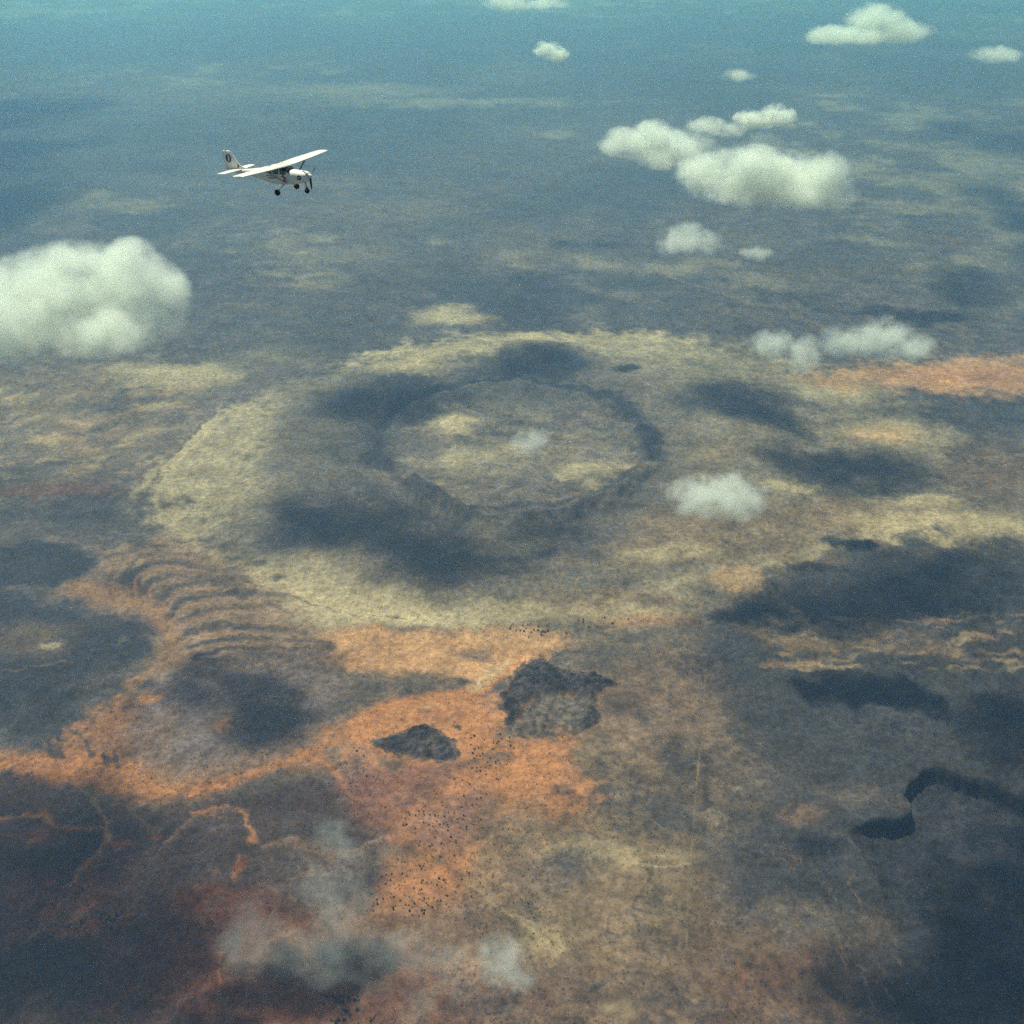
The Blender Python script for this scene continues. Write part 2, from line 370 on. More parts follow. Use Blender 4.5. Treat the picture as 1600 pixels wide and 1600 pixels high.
# pale fan below the crater turning into orange sand
blob(470,915,120,34,C_CREAM,.55,.8,.4); blob(560,950,150,26,C_CREAM,.6,.7,.4); blob(700,965,130,16,C_CREAM,.55,.5,.4)
poly([(500,985),(560,975),(680,990),(790,985),(880,1000),(800,1040),(720,1075),(640,1060),(520,1052),(486,1045),(505,1015)],C_ORANGE*.72+C_CREAM*.28,.95,16,18)
blob(800,1000,90,14,C_ORANGE*.6+C_CREAM*.4,.7,.5,.5); blob(740,1025,30,10,C_SCRUB,.6,.5,.5)
stroke([(360,632),(300,680),(245,738),(232,785),(265,835),(330,880),(410,915),(520,950),(640,968)],2.0,C_DARK,.6,.7,.9,(.7,.7),.6)
stroke([(372,640),(312,686),(258,742),(246,786),(280,830),(345,872),(420,905)],3.0,C_CREAM,.5,.8,.9,(.7,.5),.6)
# left: terraces
poly([(130,870),(260,850),(380,880),(470,950),(515,990),(500,1050),(400,1060),(270,1050),(230,990),(170,930)],C_BROWN*1.15+C_OLIVE*.35,.9,25,25)
TERR = [[(205,935),(200,905),(206,885),(226,872),(300,868)],[(216,938),(210,905),(228,888),(262,882),(310,884)],
    [(232,934),(234,915),(252,905),(300,901)],[(247,950),(254,932),(275,918),(335,910)],[(265,964),(274,948),(300,936),(380,928)],
    [(275,975),(300,960),(350,952),(420,948)],[(280,999),(300,988),(345,983),(410,984)],[(300,1012),(340,1003),(420,1000),(500,1004)],
    [(310,1026),(350,1015),(420,1014),(506,1015)],[(190,928),(186,905),(196,893)],[(168,925),(170,905),(180,893)]]
for k, t in enumerate(TERR): t = t + [(t[-1][0]+(30, 70, 90, 60, 80, 40, 70, 20, 10, 0, 0)[k]+1, t[-1][1]+(4, 8, 6, 12, 6, 10, 3, 3, 2, 1, 1)[k])]; (stroke(t, (5, 9, 6.5, 8, 7, 5, 7, 5, 6.5, 5, 5)[k], C_BASALT, (.75, .97, .85, .95, .97, .7, .95, .85, .97, .8, .8)[k], .55, .4, (1.5, .8), .35, .6), stroke([(x+6, y-5) for x, y in t[1:]], 1.6, C_DARK, .6, .7, .9, (1, .5), .6, .6))
for k, t in enumerate(TERR[1:8]): stroke([(x+3, y+9) for x, y in t], 2.5, C_ORANGE*.6+C_OLIVE*.4, .5, .7, .6, (.6, .3), .35)
blob(385,985,24,5,C_DARK,.5,.5,.6); blob(420,1030,100,10,C_PLUM,.7,.5,.4)
for (x, y) in [(345,858),(380,870),(412,880),(330,845),(440,905),(365,925),(383,930)]: blob(x, y, 16, 4, C_DARK, .6, .5, .6)
stroke([(150,865),(220,862),(270,852),(330,835)],3,C_DARK,.6); stroke([(130,850),(200,845),(280,830)],2,C_DARK,.5)
# dry channel between the dark lobes and the terraces
stroke([(120,915),(170,930),(215,945),(255,980),(272,1015),(250,1045),(205,1068)],20,C_ORANGE*.28+C_OLIVE*.62,.9,.6,.4,(1.3,.5))
# dark lava lobes
poly([(-60,848),(40,845),(95,848),(130,865),(134,885),(110,902),(60,915),(-60,925)],C_BASALT,.95,10,10,.2)
poly([(-60,935),(40,930),(120,945),(165,968),(220,972),(236,1000),(225,1030),(170,1050),(90,1075),(-60,1110)],C_BASALT*1.2,.95,16,14,.2)
blob(60,995,56,26,C_OLIVE,.45,.6,.9); blob(90,1000,18,6,C_CREAM,.5,.6,.9); blob(195,1000,12,6,C_SCRUB,.8,.5,.6)
blob(60,1120,110,44,C_DARK,.85,.5,.4); blob(10,1090,60,30,C_BASALT,.6,.5,.4)
stroke([(0,1045),(60,1040),(110,1030)],2.5,C_OLIVE,.5)
# orange sheet with its dark dribbles, lower left
poly([(-60,1165),(60,1185),(100,1160),(150,1110),(230,1080),(260,1120),(230,1190),(330,1215),(310,1245),(200,1245),(90,1235),(40,1215),(-60,1205)],C_ORANGE*.35+C_BROWN*.55,.85,20,24,.5)
blob(90,1200,150,18,C_ORANGE,.75,.6,.5); blob(230,1225,80,14,C_ORANGE*.8,.7,.6,.5)
for (x, y) in [(88,1178),(138,1183),(168,1190),(188,1196),(105,1158),(125,1150)]:
    stroke([(x-2,y-26),(x-3,y-10),(x+3,y+2)],5,C_DARK,.85,.5,.5,(.4,1.2))
poly([(250,1045),(500,1045),(515,1090),(500,1150),(470,1190),(380,1215),(290,1205),(225,1180),(215,1130)],C_PLUM*1.45,.9,20,18)  # plum tone is cloud shade painted over the plain
blob(350,1130,14,8,C_ORANGE,.5,.6,.6); blob(240,1085,14,8,C_ORANGE,.7,.5,.6); blob(250,1150,24,40,C_BROWN*1.6,.6,.6,.4)
# orange wash
stroke([(800,1030),(765,1060),(740,1085),(680,1098),(610,1108),(560,1140)],15,C_ORANGE,.92,.6,.3,(1,.8),.5)
stroke([(575,1125),(530,1165),(460,1192),(380,1216),(300,1235)],9,C_ORANGE*.9,.95,.7,.4,(1.2,1.1),.6)
stroke([(540,1160),(440,1185),(340,1205),(260,1200)],24,C_BROWN*1.1+C_ORANGE*.15,.6,.9,.5,(.8,.8))
stroke([(480,1185),(520,1205),(545,1228),(555,1262)],6,C_ORANGE*.85,.85,.7,.6,(.6,.5)); stroke([(590,1130),(640,1112),(700,1104),(750,1100)],6,C_CREAM*.45+C_ORANGE*.6,.6,.8,.4,(.6,.6),.5)
stroke([(790,1028),(755,1060),(742,1080)],10,C_CREAM*.9,.6,.6,.4)
poly([(540,1160),(575,1125),(660,1100),(760,1085),(785,1120),(800,1150),(870,1160),(880,1195),(900,1230),(860,1290),(780,1280),(745,1220),(735,1190),(640,1200),(570,1190)],C_ORANGE,.85,26,34)
poly([(560,1195),(640,1200),(720,1200),(740,1230),(690,1290),(640,1310),(570,1290),(540,1240)],C_RUST*.75+C_PLUM*.4,.85,18,18)
poly([(690,1220),(745,1215),(770,1260),(740,1330),(715,1390),(665,1420),(600,1430),(575,1400),(620,1340),(640,1290)],C_ORANGE*.9,.85,24,34)
blob(655,1440,100,30,C_ORANGE*.55+C_BROWN*.4,.6,.9,.6); blob(690,1300,110,80,C_ORANGE*.5+C_BROWN*.4,.4,.9,.5); blob(780,1360,60,60,C_OLIVE*.7+C_ORANGE*.25,.5,.9,.6)
poly([(640,1300),(690,1250),(740,1240),(760,1270),(720,1330),(670,1330)],C_PLUM*1.2+C_RUST*.3,.5,14,20)
blob(830,1190,46,30,C_ORANGE,.6,.5,.5); blob(780,1190,24,16,C_SCRUB,.6,.5,.6); blob(800,1300,50,40,C_OLIVE,.6,.5,.5)
stroke([(735,1390),(790,1420),(840,1455),(880,1490)],4,C_CREAM,.3,.8,.9)
blob(500,1200,40,14,C_ORANGE*.8,.5,.8,.8)
# lower left: black lava plain cut by sandy washes, corner darkening painted in
poly([(-60,1210),(40,1215),(100,1240),(220,1245),(330,1245),(420,1225),(520,1235),(560,1280),(590,1330),(560,1420),(480,1460),(430,1650),(-60,1650)],np.array((.040,.024,.026)),.93,16,18,.15)
blob(330,1500,150,80,C_RUST*.45,.6,.8,.6); blob(120,1400,120,50,C_RUST*.4,.5,.8,.7); blob(480,1500,120,60,C_RUST*.6,.6,.8,.6)
blob(500,1360,80,50,C_PLUM,.8,.5,.5); blob(330,1420,60,20,C_RUST*.7,.5,.6,.6)
for (pts, wd, c, al) in [([(-20,1270),(40,1285),(90,1305),(150,1292)],6,C_ORANGE*.6,.8),([(150,1275),(158,1310),(135,1350),(105,1388)],7,C_ORANGE*.7,.9),
    ([(290,1262),(340,1258),(385,1265),(405,1290),(412,1312)],5,C_ORANGE*.65,.85),([(300,1265),(265,1310),(235,1345)],4,C_BROWN*1.3,.7),
    ([(385,1340),(375,1360),(370,1380)],5,C_RUST*1.1,.7),([(10,1465),(60,1450),(140,1460),(230,1440)],5,C_RUST*.8,.6),([(420,1325),(470,1310),(540,1330),(600,1310)],10,C_BROWN*1.4,.6),
    ([(100,1240),(130,1262),(152,1280)],4,C_BROWN*1.2,.6),([(0,1310),(60,1320),(120,1330)],8,C_RUST*.7,.45),([(200,1250),(240,1290),(230,1330)],4,C_BROWN,.5)]:
    stroke(pts, wd*.8, c, al, .7, .95, (.5,.6), 1.3); stroke([(x+4, y+3) for x, y in pts], wd*1.7, c, al*.35, .8, 1.0, (.5,.6), 1.5)
blob(140,1420,12,8,C_RUST,.5,.5,.8)
for k in range(26):
    q = random.Random(k+70); blob(q.uniform(20,420), q.uniform(1260,1590), q.uniform(6,26), q.uniform(3,8), (C_RUST, C_BROWN, C_DARK*1.4)[k % 3], .5, .6, .9, q.uniform(0,60))
# bottom middle: rust red soil
poly([(340,1650),(345,1540),(400,1470),(520,1440),(640,1430),(760,1440),(800,1520),(820,1650)],C_BROWN*1.2,.85,30,30,.3)
blob(450,1580,120,44,C_RUST*1.15,.9,.7,.4); blob(620,1590,80,30,C_BROWN*1.3,.7,.5,.5); blob(450,1560,30,30,C_RUST*1.2,.6,.6,.5)
stroke([(345,1500),(338,1560),(332,1620)],2.5,C_ORANGE*.7,.8,.5,.5); blob(400,1590,22,12,C_ORANGE,.5,.5,.6); blob(560,1560,60,20,C_PLUM,.6,.5,.6)
blob(820,1570,330,80,C_BROWN*.75,.7,.9,.6); blob(560,1560,260,80,C_RUST*.6,.6,.9,.6); blob(700,1480,60,30,C_BROWN*1.4,.4,.8,.6); blob(760,1570,60,30,C_PLUM,.7,.5,.5); blob(980,1570,40,16,C_CREAM,.35,.6,.6); blob(1010,1560,70,30,C_DARK,.5,.5,.6)
# PATCHES-END

stroke(EL(1.03, -20, 330, 60), 8, C_BASALT, .5, .9, 1.1, (1, 1), 1.3); stroke(EL(1.03, -30, 190), 11, C_BASALT, .6, .9, .9, (1, 1), 1.2)
sandy = sstep(.13, .27, alb[:, 0]); lava = 1 - sstep(.040, .075, alb[:, 0]); calm = 1 - .65*sstep(3600, 8000, GY)
# drainage: thin branching lines that wander over the plain
PXY = np.stack([GX, GY], 1)
for (sc_, wd_, sh_, c_, a_) in [(520, .020, 120, C_DARK, .55), (300, .022, 126, C_CREAM*.6, .16), (170, .034, 131, C_DARK, .5), (110, .05, 137, C_BROWN*1.5, .4), (240, .022, 143, C_BASALT, .45)]:
    ln = np.abs(fbm(GX + .4*(WX-GX), GY + .4*(WY-GY), sc_, 5, sh_, .55)); lod = 1 - sstep(5000, 9000, GY)
    gate = sstep(-.15, .35, fbm(GX, GY, sc_*3.1, 3, sh_+50))
    mix(c_, a_*gate*lod*(1-.75*sandy)*(1-.85*lava)*(1-sstep(wd_*.5, wd_*2.2, ln)))
# clumps of scrub, darker than the soil between them
cl = fbm(GX, GY, 34, 4, 160, .62) + .5*fbm(GX, GY, 300, 3, 164); mix(C_DARK, .36*calm*(1-.8*sandy)*sstep(.28, .8, cl))
cl = fbm(GX, GY, 26, 4, 170, .62) + .6*fbm(GX, GY, 380, 3, 174); mix(C_OLIVE*1.2, .26*calm*(1-sandy)*(1-.9*lava)*sstep(.35, .9, cl))
# patchy ground cover everywhere: grain of the soil at 20 to 100 m
grain = 1 + calm*(1-.6*sandy)*(0.18*f80 + 0.19*f25) + 0.14*f300
streak = fbm(GX*0.45 + 0.9*GY, GY*0.45 - 0.15*GX, 60, 4, 110)
grain += 0.12*streak
alb *= np.clip(grain, 0.45, 1.8)[:, None]
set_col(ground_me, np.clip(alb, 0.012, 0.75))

def soil_material(name, attr=True, base=None, bump=0.5):
    m, t = nodes(name)
    out = N(t, 'ShaderNodeOutputMaterial'); bs = N(t, 'ShaderNodeBsdfPrincipled')
    bs.inputs['Roughness'].default_value = 0.95; bs.inputs['Specular IOR Level'].default_value = 0.1
    tc = N(t, 'ShaderNodeTexCoord')
    n1 = N(t, 'ShaderNodeTexNoise'); n1.inputs['Scale'].default_value = 0.075; n1.inputs['Detail'].default_value = 5; n1.inputs['Roughness'].default_value = 0.75
    n2 = N(t, 'ShaderNodeTexNoise'); n2.inputs['Scale'].default_value = 0.012; n2.inputs['Detail'].default_value = 5; n2.inputs['Roughness'].default_value = 0.6
    vo = N(t, 'ShaderNodeTexVoronoi'); vo.inputs['Scale'].default_value = 0.07
    for q in (n1, n2, vo): L(t, tc.outputs['Object'], q.inputs['Vector'])
    if attr:
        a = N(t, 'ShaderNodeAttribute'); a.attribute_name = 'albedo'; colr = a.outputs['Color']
    else:
        rgb = N(t, 'ShaderNodeRGB'); rgb.outputs[0].default_value = (*base, 1); colr = rgb.outputs[0]
    g1 = maprange(t, n1.outputs['Fac'], 0.3, 0.7, 0.64, 1.36); g2 = maprange(t, n2.outputs['Fac'], 0.3, 0.7, 0.82, 1.18)
    dots = maprange(t, vo.outputs['Distance'], 0.10, 0.22, 0.6, 1.0)
    vo2 = N(t, 'ShaderNodeTexVoronoi'); vo2.inputs['Scale'].default_value = 0.045; L(t, tc.outputs['Object'], vo2.inputs['Vector'])
    pale = maprange(t, vo2.outputs['Distance'], 0.06, 0.16, 1.45, 1.0)
    patch = maprange(t, n2.outputs['Fac'], 0.44, 0.56, 0.0, 1.0)
    pp = math_n(t, 'ADD', math_n(t, 'MULTIPLY', math_n(t, 'SUBTRACT', pale, 1.0), maprange(t, n2.outputs['Fac'], 0.54, 0.42, 0.0, 1.0)), 1.0)
    dd = math_n(t, 'ADD', math_n(t, 'MULTIPLY', math_n(t, 'SUBTRACT', dots, 1.0), patch), 1.0)
    g = math_n(t, 'MULTIPLY', math_n(t, 'MULTIPLY', math_n(t, 'MULTIPLY', g1, g2), dd), pp)
    mu = N(t, 'ShaderNodeVectorMath', operation='SCALE'); L(t, colr, mu.inputs[0]); L(t, g, mu.inputs['Scale'])
    L(t, mu.outputs[0], bs.inputs['Base Color'])
    bp = N(t, 'ShaderNodeBump'); bp.inputs['Strength'].default_value = bump; bp.inputs['Distance'].default_value = 4.0
    L(t, n1.outputs['Fac'], bp.inputs['Height']); L(t, bp.outputs[0], bs.inputs['Normal'])
    L(t, bs.outputs[0], out.inputs['Surface'])
    return m
M_SOIL = soil_material('desert_soil')
new_obj('ground', ground_me, M_SOIL, kind='structure', label='desert plain with sand washes, lava and a ring crater')
# ------------------------------------------------------------------ haze: one even body of air
def box_mesh(name, lo, hi):
    v = [(x, y, z) for x in (lo[0], hi[0]) for y in (lo[1], hi[1]) for z in (lo[2], hi[2])]
    f = [(0,1,3,2),(4,6,7,5),(0,4,5,1),(2,3,7,6),(0,2,6,4),(1,5,7,3)]
    me = bpy.data.meshes.new(name); me.from_pydata(v, [], f); me.update(); return me
m, t = nodes('haze_air')
pv = N(t, 'ShaderNodeVolumePrincipled'); o_ = N(t, 'ShaderNodeOutputMaterial')
HAZE_COL = (0.38, 0.62, 1.0)
pv.inputs['Color'].default_value = (*HAZE_COL, 1); pv.inputs['Density'].default_value = 0.98e-4
pv.inputs['Anisotropy'].default_value = 0.52; pv.inputs['Absorption Color'].default_value = (0.0, 1.0, 1.0, 1)
L(t, pv.outputs[0], o_.inputs['Volume'])
new_obj('haze', box_mesh('haze', (-121000, -121000, -140), (121000, 121000, CAM_H+60)), m, kind='stuff')

# ------------------------------------------------------------------ clouds
def ico_union(name, puffs, voxel, swell=1.0, lump=0.0, seed=0):
    """closed skin round a set of ellipsoids (cx,cy,cz,rx,ry,rz)"""
    bm = bmesh.new()
    for (cx, cy_, cz, rx, ry, rz) in puffs:
        mt = Matrix.Translation((cx, cy_, cz)) @ Matrix.Diagonal((rx*swell, ry*swell, rz*swell, 1))
        bmesh.ops.create_icosphere(bm, subdivisions=3, radius=1.0, matrix=mt)
    me = bpy.data.meshes.new(name+'_raw'); bm.to_mesh(me); bm.free()
    ob = bpy.data.objects.new(name+'_raw', me); COL.objects.link(ob)
    md = ob.modifiers.new('r', 'REMESH'); md.mode = 'VOXEL'; md.voxel_size = voxel
    dg = bpy.context.evaluated_depsgraph_get(); ev = ob.evaluated_get(dg)
    res = bpy.data.meshes.new_from_object(ev); res.name = name
    bpy.data.objects.remove(ob); bpy.data.meshes.remove(me)
    n = len(res.vertices); co = np.empty(n*3, np.float32); res.vertices.foreach_get('co', co); co = co.reshape(-1, 3)
    if lump > 0:
        nr = np.empty(n*3, np.float32); res.vertices.foreach_get('normal', nr); nr = nr.reshape(-1, 3)
        k = lump*4
        d = fbm(co[:,0]+seed*71+co[:,2]*.7, co[:,1]+co[:,2]*.9, k, 4, seed)
        co = co + nr*(d*lump)[:, None]; res.vertices.foreach_set('co', co.ravel())
    res.update()
    return res

def cloud_material(name, puffs, dens, size, edge=(0.10, 0.45), amp=0.75, seed=0, detail=4.0, freq=3.2, aniso=0.35):
    m, t = nodes(name)
    tc = N(t, 'ShaderNodeTexCoord'); P = tc.outputs['Object']
    nz = N(t, 'ShaderNodeTexNoise'); nz.inputs['Scale'].default_value = freq/size; nz.inputs['Detail'].default_value = detail; nz.inputs['Roughness'].default_value = 0.64
    off = N(t, 'ShaderNodeVectorMath', operation='ADD'); L(t, P, off.inputs[0]); off.inputs[1].default_value = (seed*913.0, seed*517.0, seed*331.0)
    L(t, off.outputs[0], nz.inputs['Vector'])
    acc = None
    for (cx, cy_, cz, rx, ry, rz) in puffs:
        s = N(t, 'ShaderNodeVectorMath', operation='SUBTRACT'); L(t, P, s.inputs[0]); s.inputs[1].default_value = (cx, cy_, cz)
        q = N(t, 'ShaderNodeVectorMath', operation='DIVIDE'); L(t, s.outputs[0], q.inputs[0]); q.inputs[1].default_value = (rx, ry, rz)
        l = N(t, 'ShaderNodeVectorMath', operation='LENGTH'); L(t, q.outputs[0], l.inputs[0])
        f = math_n(t, 'SUBTRACT', 1.0, l.outputs['Value'])
        acc = f if acc is None else math_n(t, 'SMOOTH_MAX', acc, f, 0.15)
    field = math_n(t, 'ADD', acc, math_n(t, 'MULTIPLY', math_n(t, 'SUBTRACT', nz.outputs['Fac'], 0.5), amp*2))
    d = maprange(t, field, edge[0], edge[1], 0.0, dens)
    d = math_n(t, 'MULTIPLY', d, maprange(t, acc, 0.05, 0.22, 0.0, 1.0))
    pv = N(t, 'ShaderNodeVolumePrincipled'); o_ = N(t, 'ShaderNodeOutputMaterial')
    pv.inputs['Color'].default_value = (0.975, 0.998, 0.945, 1); pv.inputs['Anisotropy'].default_value = aniso
    L(t, d, pv.inputs['Density']); L(t, pv.outputs[0], o_.inputs['Volume'])
    m.cycles.volume_step_rate = 1.3
    return m

CLOUD_Z = 1000.0          # level the small cumulus float at
def cloud(px, py, puffs, label, tau=9.0, group=None, z=CLOUD_Z, edge=(0.10, 0.95), amp=1.05, freq=2.2, aniso=0.15, name='cloud', seed=0):
    """puffs: (dx, dy, rx, ry[, depth]) in photo pixels about the centre; built as rounded heaps at the cloud level"""
    g = G(px, py, z); dist = math.sqrt(g[0]**2 + g[1]**2 + (CAM_H-z)**2); sc = dist/FPX
    c = Vector((g[0], g[1], z))
    right = Vector((1, 0, 0)); vd = (c - Vector((0, 0, CAM_H))).normalized(); right = vd.cross(Vector((0, 0, 1))).normalized(); upv = right.cross(vd)
    ps = []; rr = random.Random(seed+5)
    for i, p in enumerate(puffs):
        dx, dy, rx, ry = p[:4]; rx *= 1.18; ry *= 1.18; dp = p[4] if len(p) > 4 else rr.uniform(-.3, .3)*rx
        q = right*(dx*sc) + upv*(-dy*sc) + vd*(dp*sc)
        dep = math.asin(-vd.z); ax = rx*sc; hz = ry*sc
        az_ = 0.75*ax if dep < 0.9 else ax
        # vertical radius so that the puff shows the wanted height from the camera
        v2 = max((hz**2 - (az_*math.sin(dep))**2), (0.35*hz)**2)/max(math.cos(dep)**2, .15)
        if (az_*math.sin(dep)) > 0.93*hz: az_ = 0.93*hz/math.sin(dep)
        ps.append((q.x, q.y, q.z, ax, az_, math.sqrt(v2)))
    big = max(max(p[3], p[5]) for p in ps)
    span = max(p[0]+p[3] for p in ps) - min(p[0]-p[3] for p in ps)
    me = ico_union(name, ps, max(span/70.0, 1.2), 0.95, 0.04*big, seed)
    o = new_obj(name, me, cloud_material('cloud_vapour', ps, tau/big, big, edge, amp, seed, freq=freq, aniso=aniso), None, None, label, 'cloud', group)
    o.location = c
    return o

cloud(140,468,[(-60,-10,110,66),(60,-16,80,62),(112,2,36,46),(-150,0,90,62),(0,40,100,44),(-20,-56,60,32),(60,-62,44,24),(-110,40,70,40),(70,40,60,38)],
      'big white cumulus cut by the left edge of the picture', 8, seed=1)
cloud(1190,278,[(-80,2,56,36),(-20,-14,56,34),(40,-2,64,42),(100,0,46,46),(-30,18,80,26),(70,18,60,28)],
      'largest white cumulus of the cluster at upper right', 9, seed=2)
cloud(1035,228,[(-58,-4,40,22),(-10,-12,48,26),(40,2,44,24),(0,14,60,20),(76,10,22,14)],
      'white cumulus at the left end of the upper right cluster', 7, seed=3)
cloud(1115,196,[(-12,2,34,16),(24,6,24,12)],'small thin cloud between two white ones in the upper right cluster',4,seed=4)
cloud(1197,183,[(-22,4,26,15),(14,-2,28,18),(34,4,14,14)],'small white cloud topmost in the upper right cluster',7,seed=5)
cloud(1194,220,[(0,0,32,16)],'faint grey cloud just above the largest cumulus',2.2,seed=6)
cloud(1352,44,[(10,-10,48,24),(-50,10,44,14),(50,2,44,18),(-10,8,60,16)],'hazy pale cloud highest at the upper right',7,seed=7)
cloud(861,80,[(-6,-2,22,13),(10,5,20,11)],'tiny pale cloud alone near the top middle',6,seed=8)
cloud(1154,117,[(0,0,27,10)],'faint small cloud between the top clouds and the cluster',2.0,seed=9)
cloud(1554,86,[(0,0,40,12),(8,-5,18,9)],'faint flat cloud near the upper right corner',2.5,seed=10)
cloud(815,4,[(-20,0,40,12),(30,2,40,10)],'pale cloud strip cut by the top edge',4,seed=11)
cloud(1080,378,[(-10,-4,42,26),(24,0,26,20),(-30,6,24,20)],'wispy translucent cloud below the upper right cluster',1.7,seed=12,edge=(0.05,.85),amp=1.25)
cloud(1182,396,[(0,0,28,12)],'thin scrap of cloud right of the wispy one',1.0,seed=13,edge=(0.05,.85),amp=1.25)
cloud(1236,548,[(-28,-8,36,24),(18,4,32,34)],'left ragged cloud of the pair over the pale band',1.5,seed=14,edge=(0.05,.85),amp=1.25)
cloud(1370,532,[(-46,6,46,26),(10,-4,46,34),(52,4,34,24)],'right ragged cloud of the pair over the pale band',2.4,seed=15,edge=(0.05,.85),amp=1.15)
cloud(1122,775,[(-24,4,56,36),(28,2,52,38),(8,-16,40,26)],'puffy translucent cloud right of the ring crater',2.2,seed=16,edge=(0.05,.85),amp=1.15)
cloud(830,690,[(0,0,36,24)],'small faint puff over the middle of the crater',.9,seed=17,edge=(0.05,.85),amp=1.25)
VE = dict(edge=(0.16, 1.0), amp=1.5, freq=2.0)
cloud(470,1440,[(-50,14,80,56),(40,-10,60,80),(20,40,110,44),(84,-40,44,54),(-70,-20,40,40)],'thin ragged veil of cloud left of the shrub wash',.5,seed=18,**VE)
cloud(522,1305,[(0,0,40,34),(14,26,28,26)],'faintest scrap of cloud over the lava edge above the veil',.4,seed=19,**VE)
cloud(650,1510,[(-40,-14,100,56),(40,6,70,50),(-110,-20,70,44),(0,40,60,40)],'broad faint veil of cloud at the bottom middle',.5,seed=20,**VE)
cloud(785,1505,[(-4,0,42,44),(22,14,30,34),(-20,-20,30,26)],'small brighter wisp at the right end of the bottom veil',.8,seed=21,**VE)

# unseen high clouds, placed overhead to throw shade on chosen parts of the plain
m_hi, t = nodes('shade_cloud_vapour')
pv = N(t, 'ShaderNodeVolumePrincipled'); o_ = N(t, 'ShaderNodeOutputMaterial')
pv.inputs['Color'].default_value = (0.985, 0.99, 0.99, 1); pv.inputs['Density'].default_value = 0.02; pv.inputs['Anisotropy'].default_value = 0.6
L(t, pv.outputs[0], o_.inputs['Volume'])
def shade_cloud(spots, label, z=2700.0, thick=95.0, seed=0):
    """sheet cloud that thins out raggedly towards its rim"""
    k = z/SUN_DIR.z; sh = np.array((SUN_DIR.x*k, SUN_DIR.y*k)); ps = []
    for (px, py, rx, ry) in spots:
        g = G(px, py) + sh; sx, sy = scale_at(px, py); ps.append((g[0], g[1], rx*sx*1.25, ry*sy*1.25))
    A = np.array(ps); lo = (A[:, :2]-A[:, 2:]*1.25).min(0); hi = (A[:, :2]+A[:, 2:]*1.25).max(0); n = 64
    X, Y = np.meshgrid(np.linspace(lo[0], hi[0], n), np.linspace(lo[1], hi[1], n), indexing='xy'); x, y = X.ravel(), Y.ravel()
    sc_ = A[:, 2:].mean()
    wx_ = x + .35*sc_*fbm(x, y, sc_*.9, 4, seed); wy_ = y + .35*sc_*fbm(x, y, sc_*.9, 4, seed+3)
    T = np.zeros(n*n)
    for (cx, cy_, ax, ay) in ps: T = np.maximum(T, np.clip(1-((wx_-cx)/ax)**2-((wy_-cy_)/ay)**2, 0, 1)**1.6)
    T = np.clip(T*(1+.6*fbm(x, y, sc_*.5, 4, seed+7)) - .03, 0, None)*thick
    ed = np.zeros((n, n), bool); ed[1:-1, 1:-1] = True; T = T*ed.ravel()
    c = np.array([(lo[0]+hi[0])/2, (lo[1]+hi[1])/2])
    q = np.arange((n-1)*n).reshape(n-1, n)[:, :-1].ravel(); F = np.stack([q, q+1, q+n+1, q+n], 1)
    F = F[(T[F] > .5).any(1)]; T = T + 0.2
    V = np.vstack([np.stack([x-c[0], y-c[1], T*.6], 1), np.stack([x-c[0], y-c[1], -T*.4], 1)])
    # close the rim
    e = {}
    for f in F:
        for u, v in zip(f, np.roll(f, -1)): e[(u, v)] = 1
    rim = [(u, v) for (u, v) in e if (v, u) not in e]; N2 = n*n
    Q_ = np.vstack([F, F[:, ::-1]+N2] + [np.array([[v, u, u+N2, v+N2] for u, v in rim])])
    used = np.unique(Q_); mp = np.zeros(2*N2, np.int64); mp[used] = np.arange(len(used))
    o = new_obj('cloud', np_mesh('cloud', V[used], mp[Q_]), m_hi, None, None, label, 'cloud', 'high clouds overhead'); o.location = (c[0], c[1], z)
    return o
shade_cloud([(380,1085,110,44),(430,1120,80,50),(320,1060,70,30)],'high cloud overhead shading the plain by the terraces',seed=31)
shade_cloud([(1350,742,90,38),(1280,730,80,24)],'high cloud overhead shading the grass right of the crater',seed=32)
shade_cloud([(1140,640,95,32),(1190,655,60,22)],'high cloud overhead shading the ground beyond the wispy cloud',seed=33)
shade_cloud([(560,840,150,50),(700,880,140,44),(840,850,90,36),(480,810,90,24)],'high cloud overhead shading the near slope of the crater',seed=34)
shade_cloud([(1450,930,180,50),(1330,960,140,40),(1590,1150,90,60)],'broad high cloud overhead shading the dark scrub on the right',thick=130.0,seed=35)
shade_cloud([(60,1330,190,120),(200,1480,190,130),(60,1520,180,120)],'broad unseen cloud added overhead to darken the lava plain',thick=110.0,seed=36)  # added out of view to darken the lower left corner
shade_cloud([(1570,1420,110,80),(1420,1570,150,70),(1570,1560,130,90),(1610,1310,90,50)],'broad unseen cloud added overhead to darken the gullied corner',thick=140.0,seed=37)  # added out of view to darken the lower right corner
shade_cloud([(20,240,110,46),(-20,330,110,50),(60,180,80,30)],'wide unseen cloud added overhead to darken the far left plain',seed=40)  # added out of view to dim the far left edge
shade_cloud([(1570,330,90,60),(1600,230,110,50),(1520,430,70,30)],'wide unseen cloud added overhead to darken the far right plain',seed=41)  # added out of view to dim the far right edge
shade_cloud([(860,575,90,24),(620,630,120,34)],'high cloud overhead shading the far rim of the crater',seed=39)
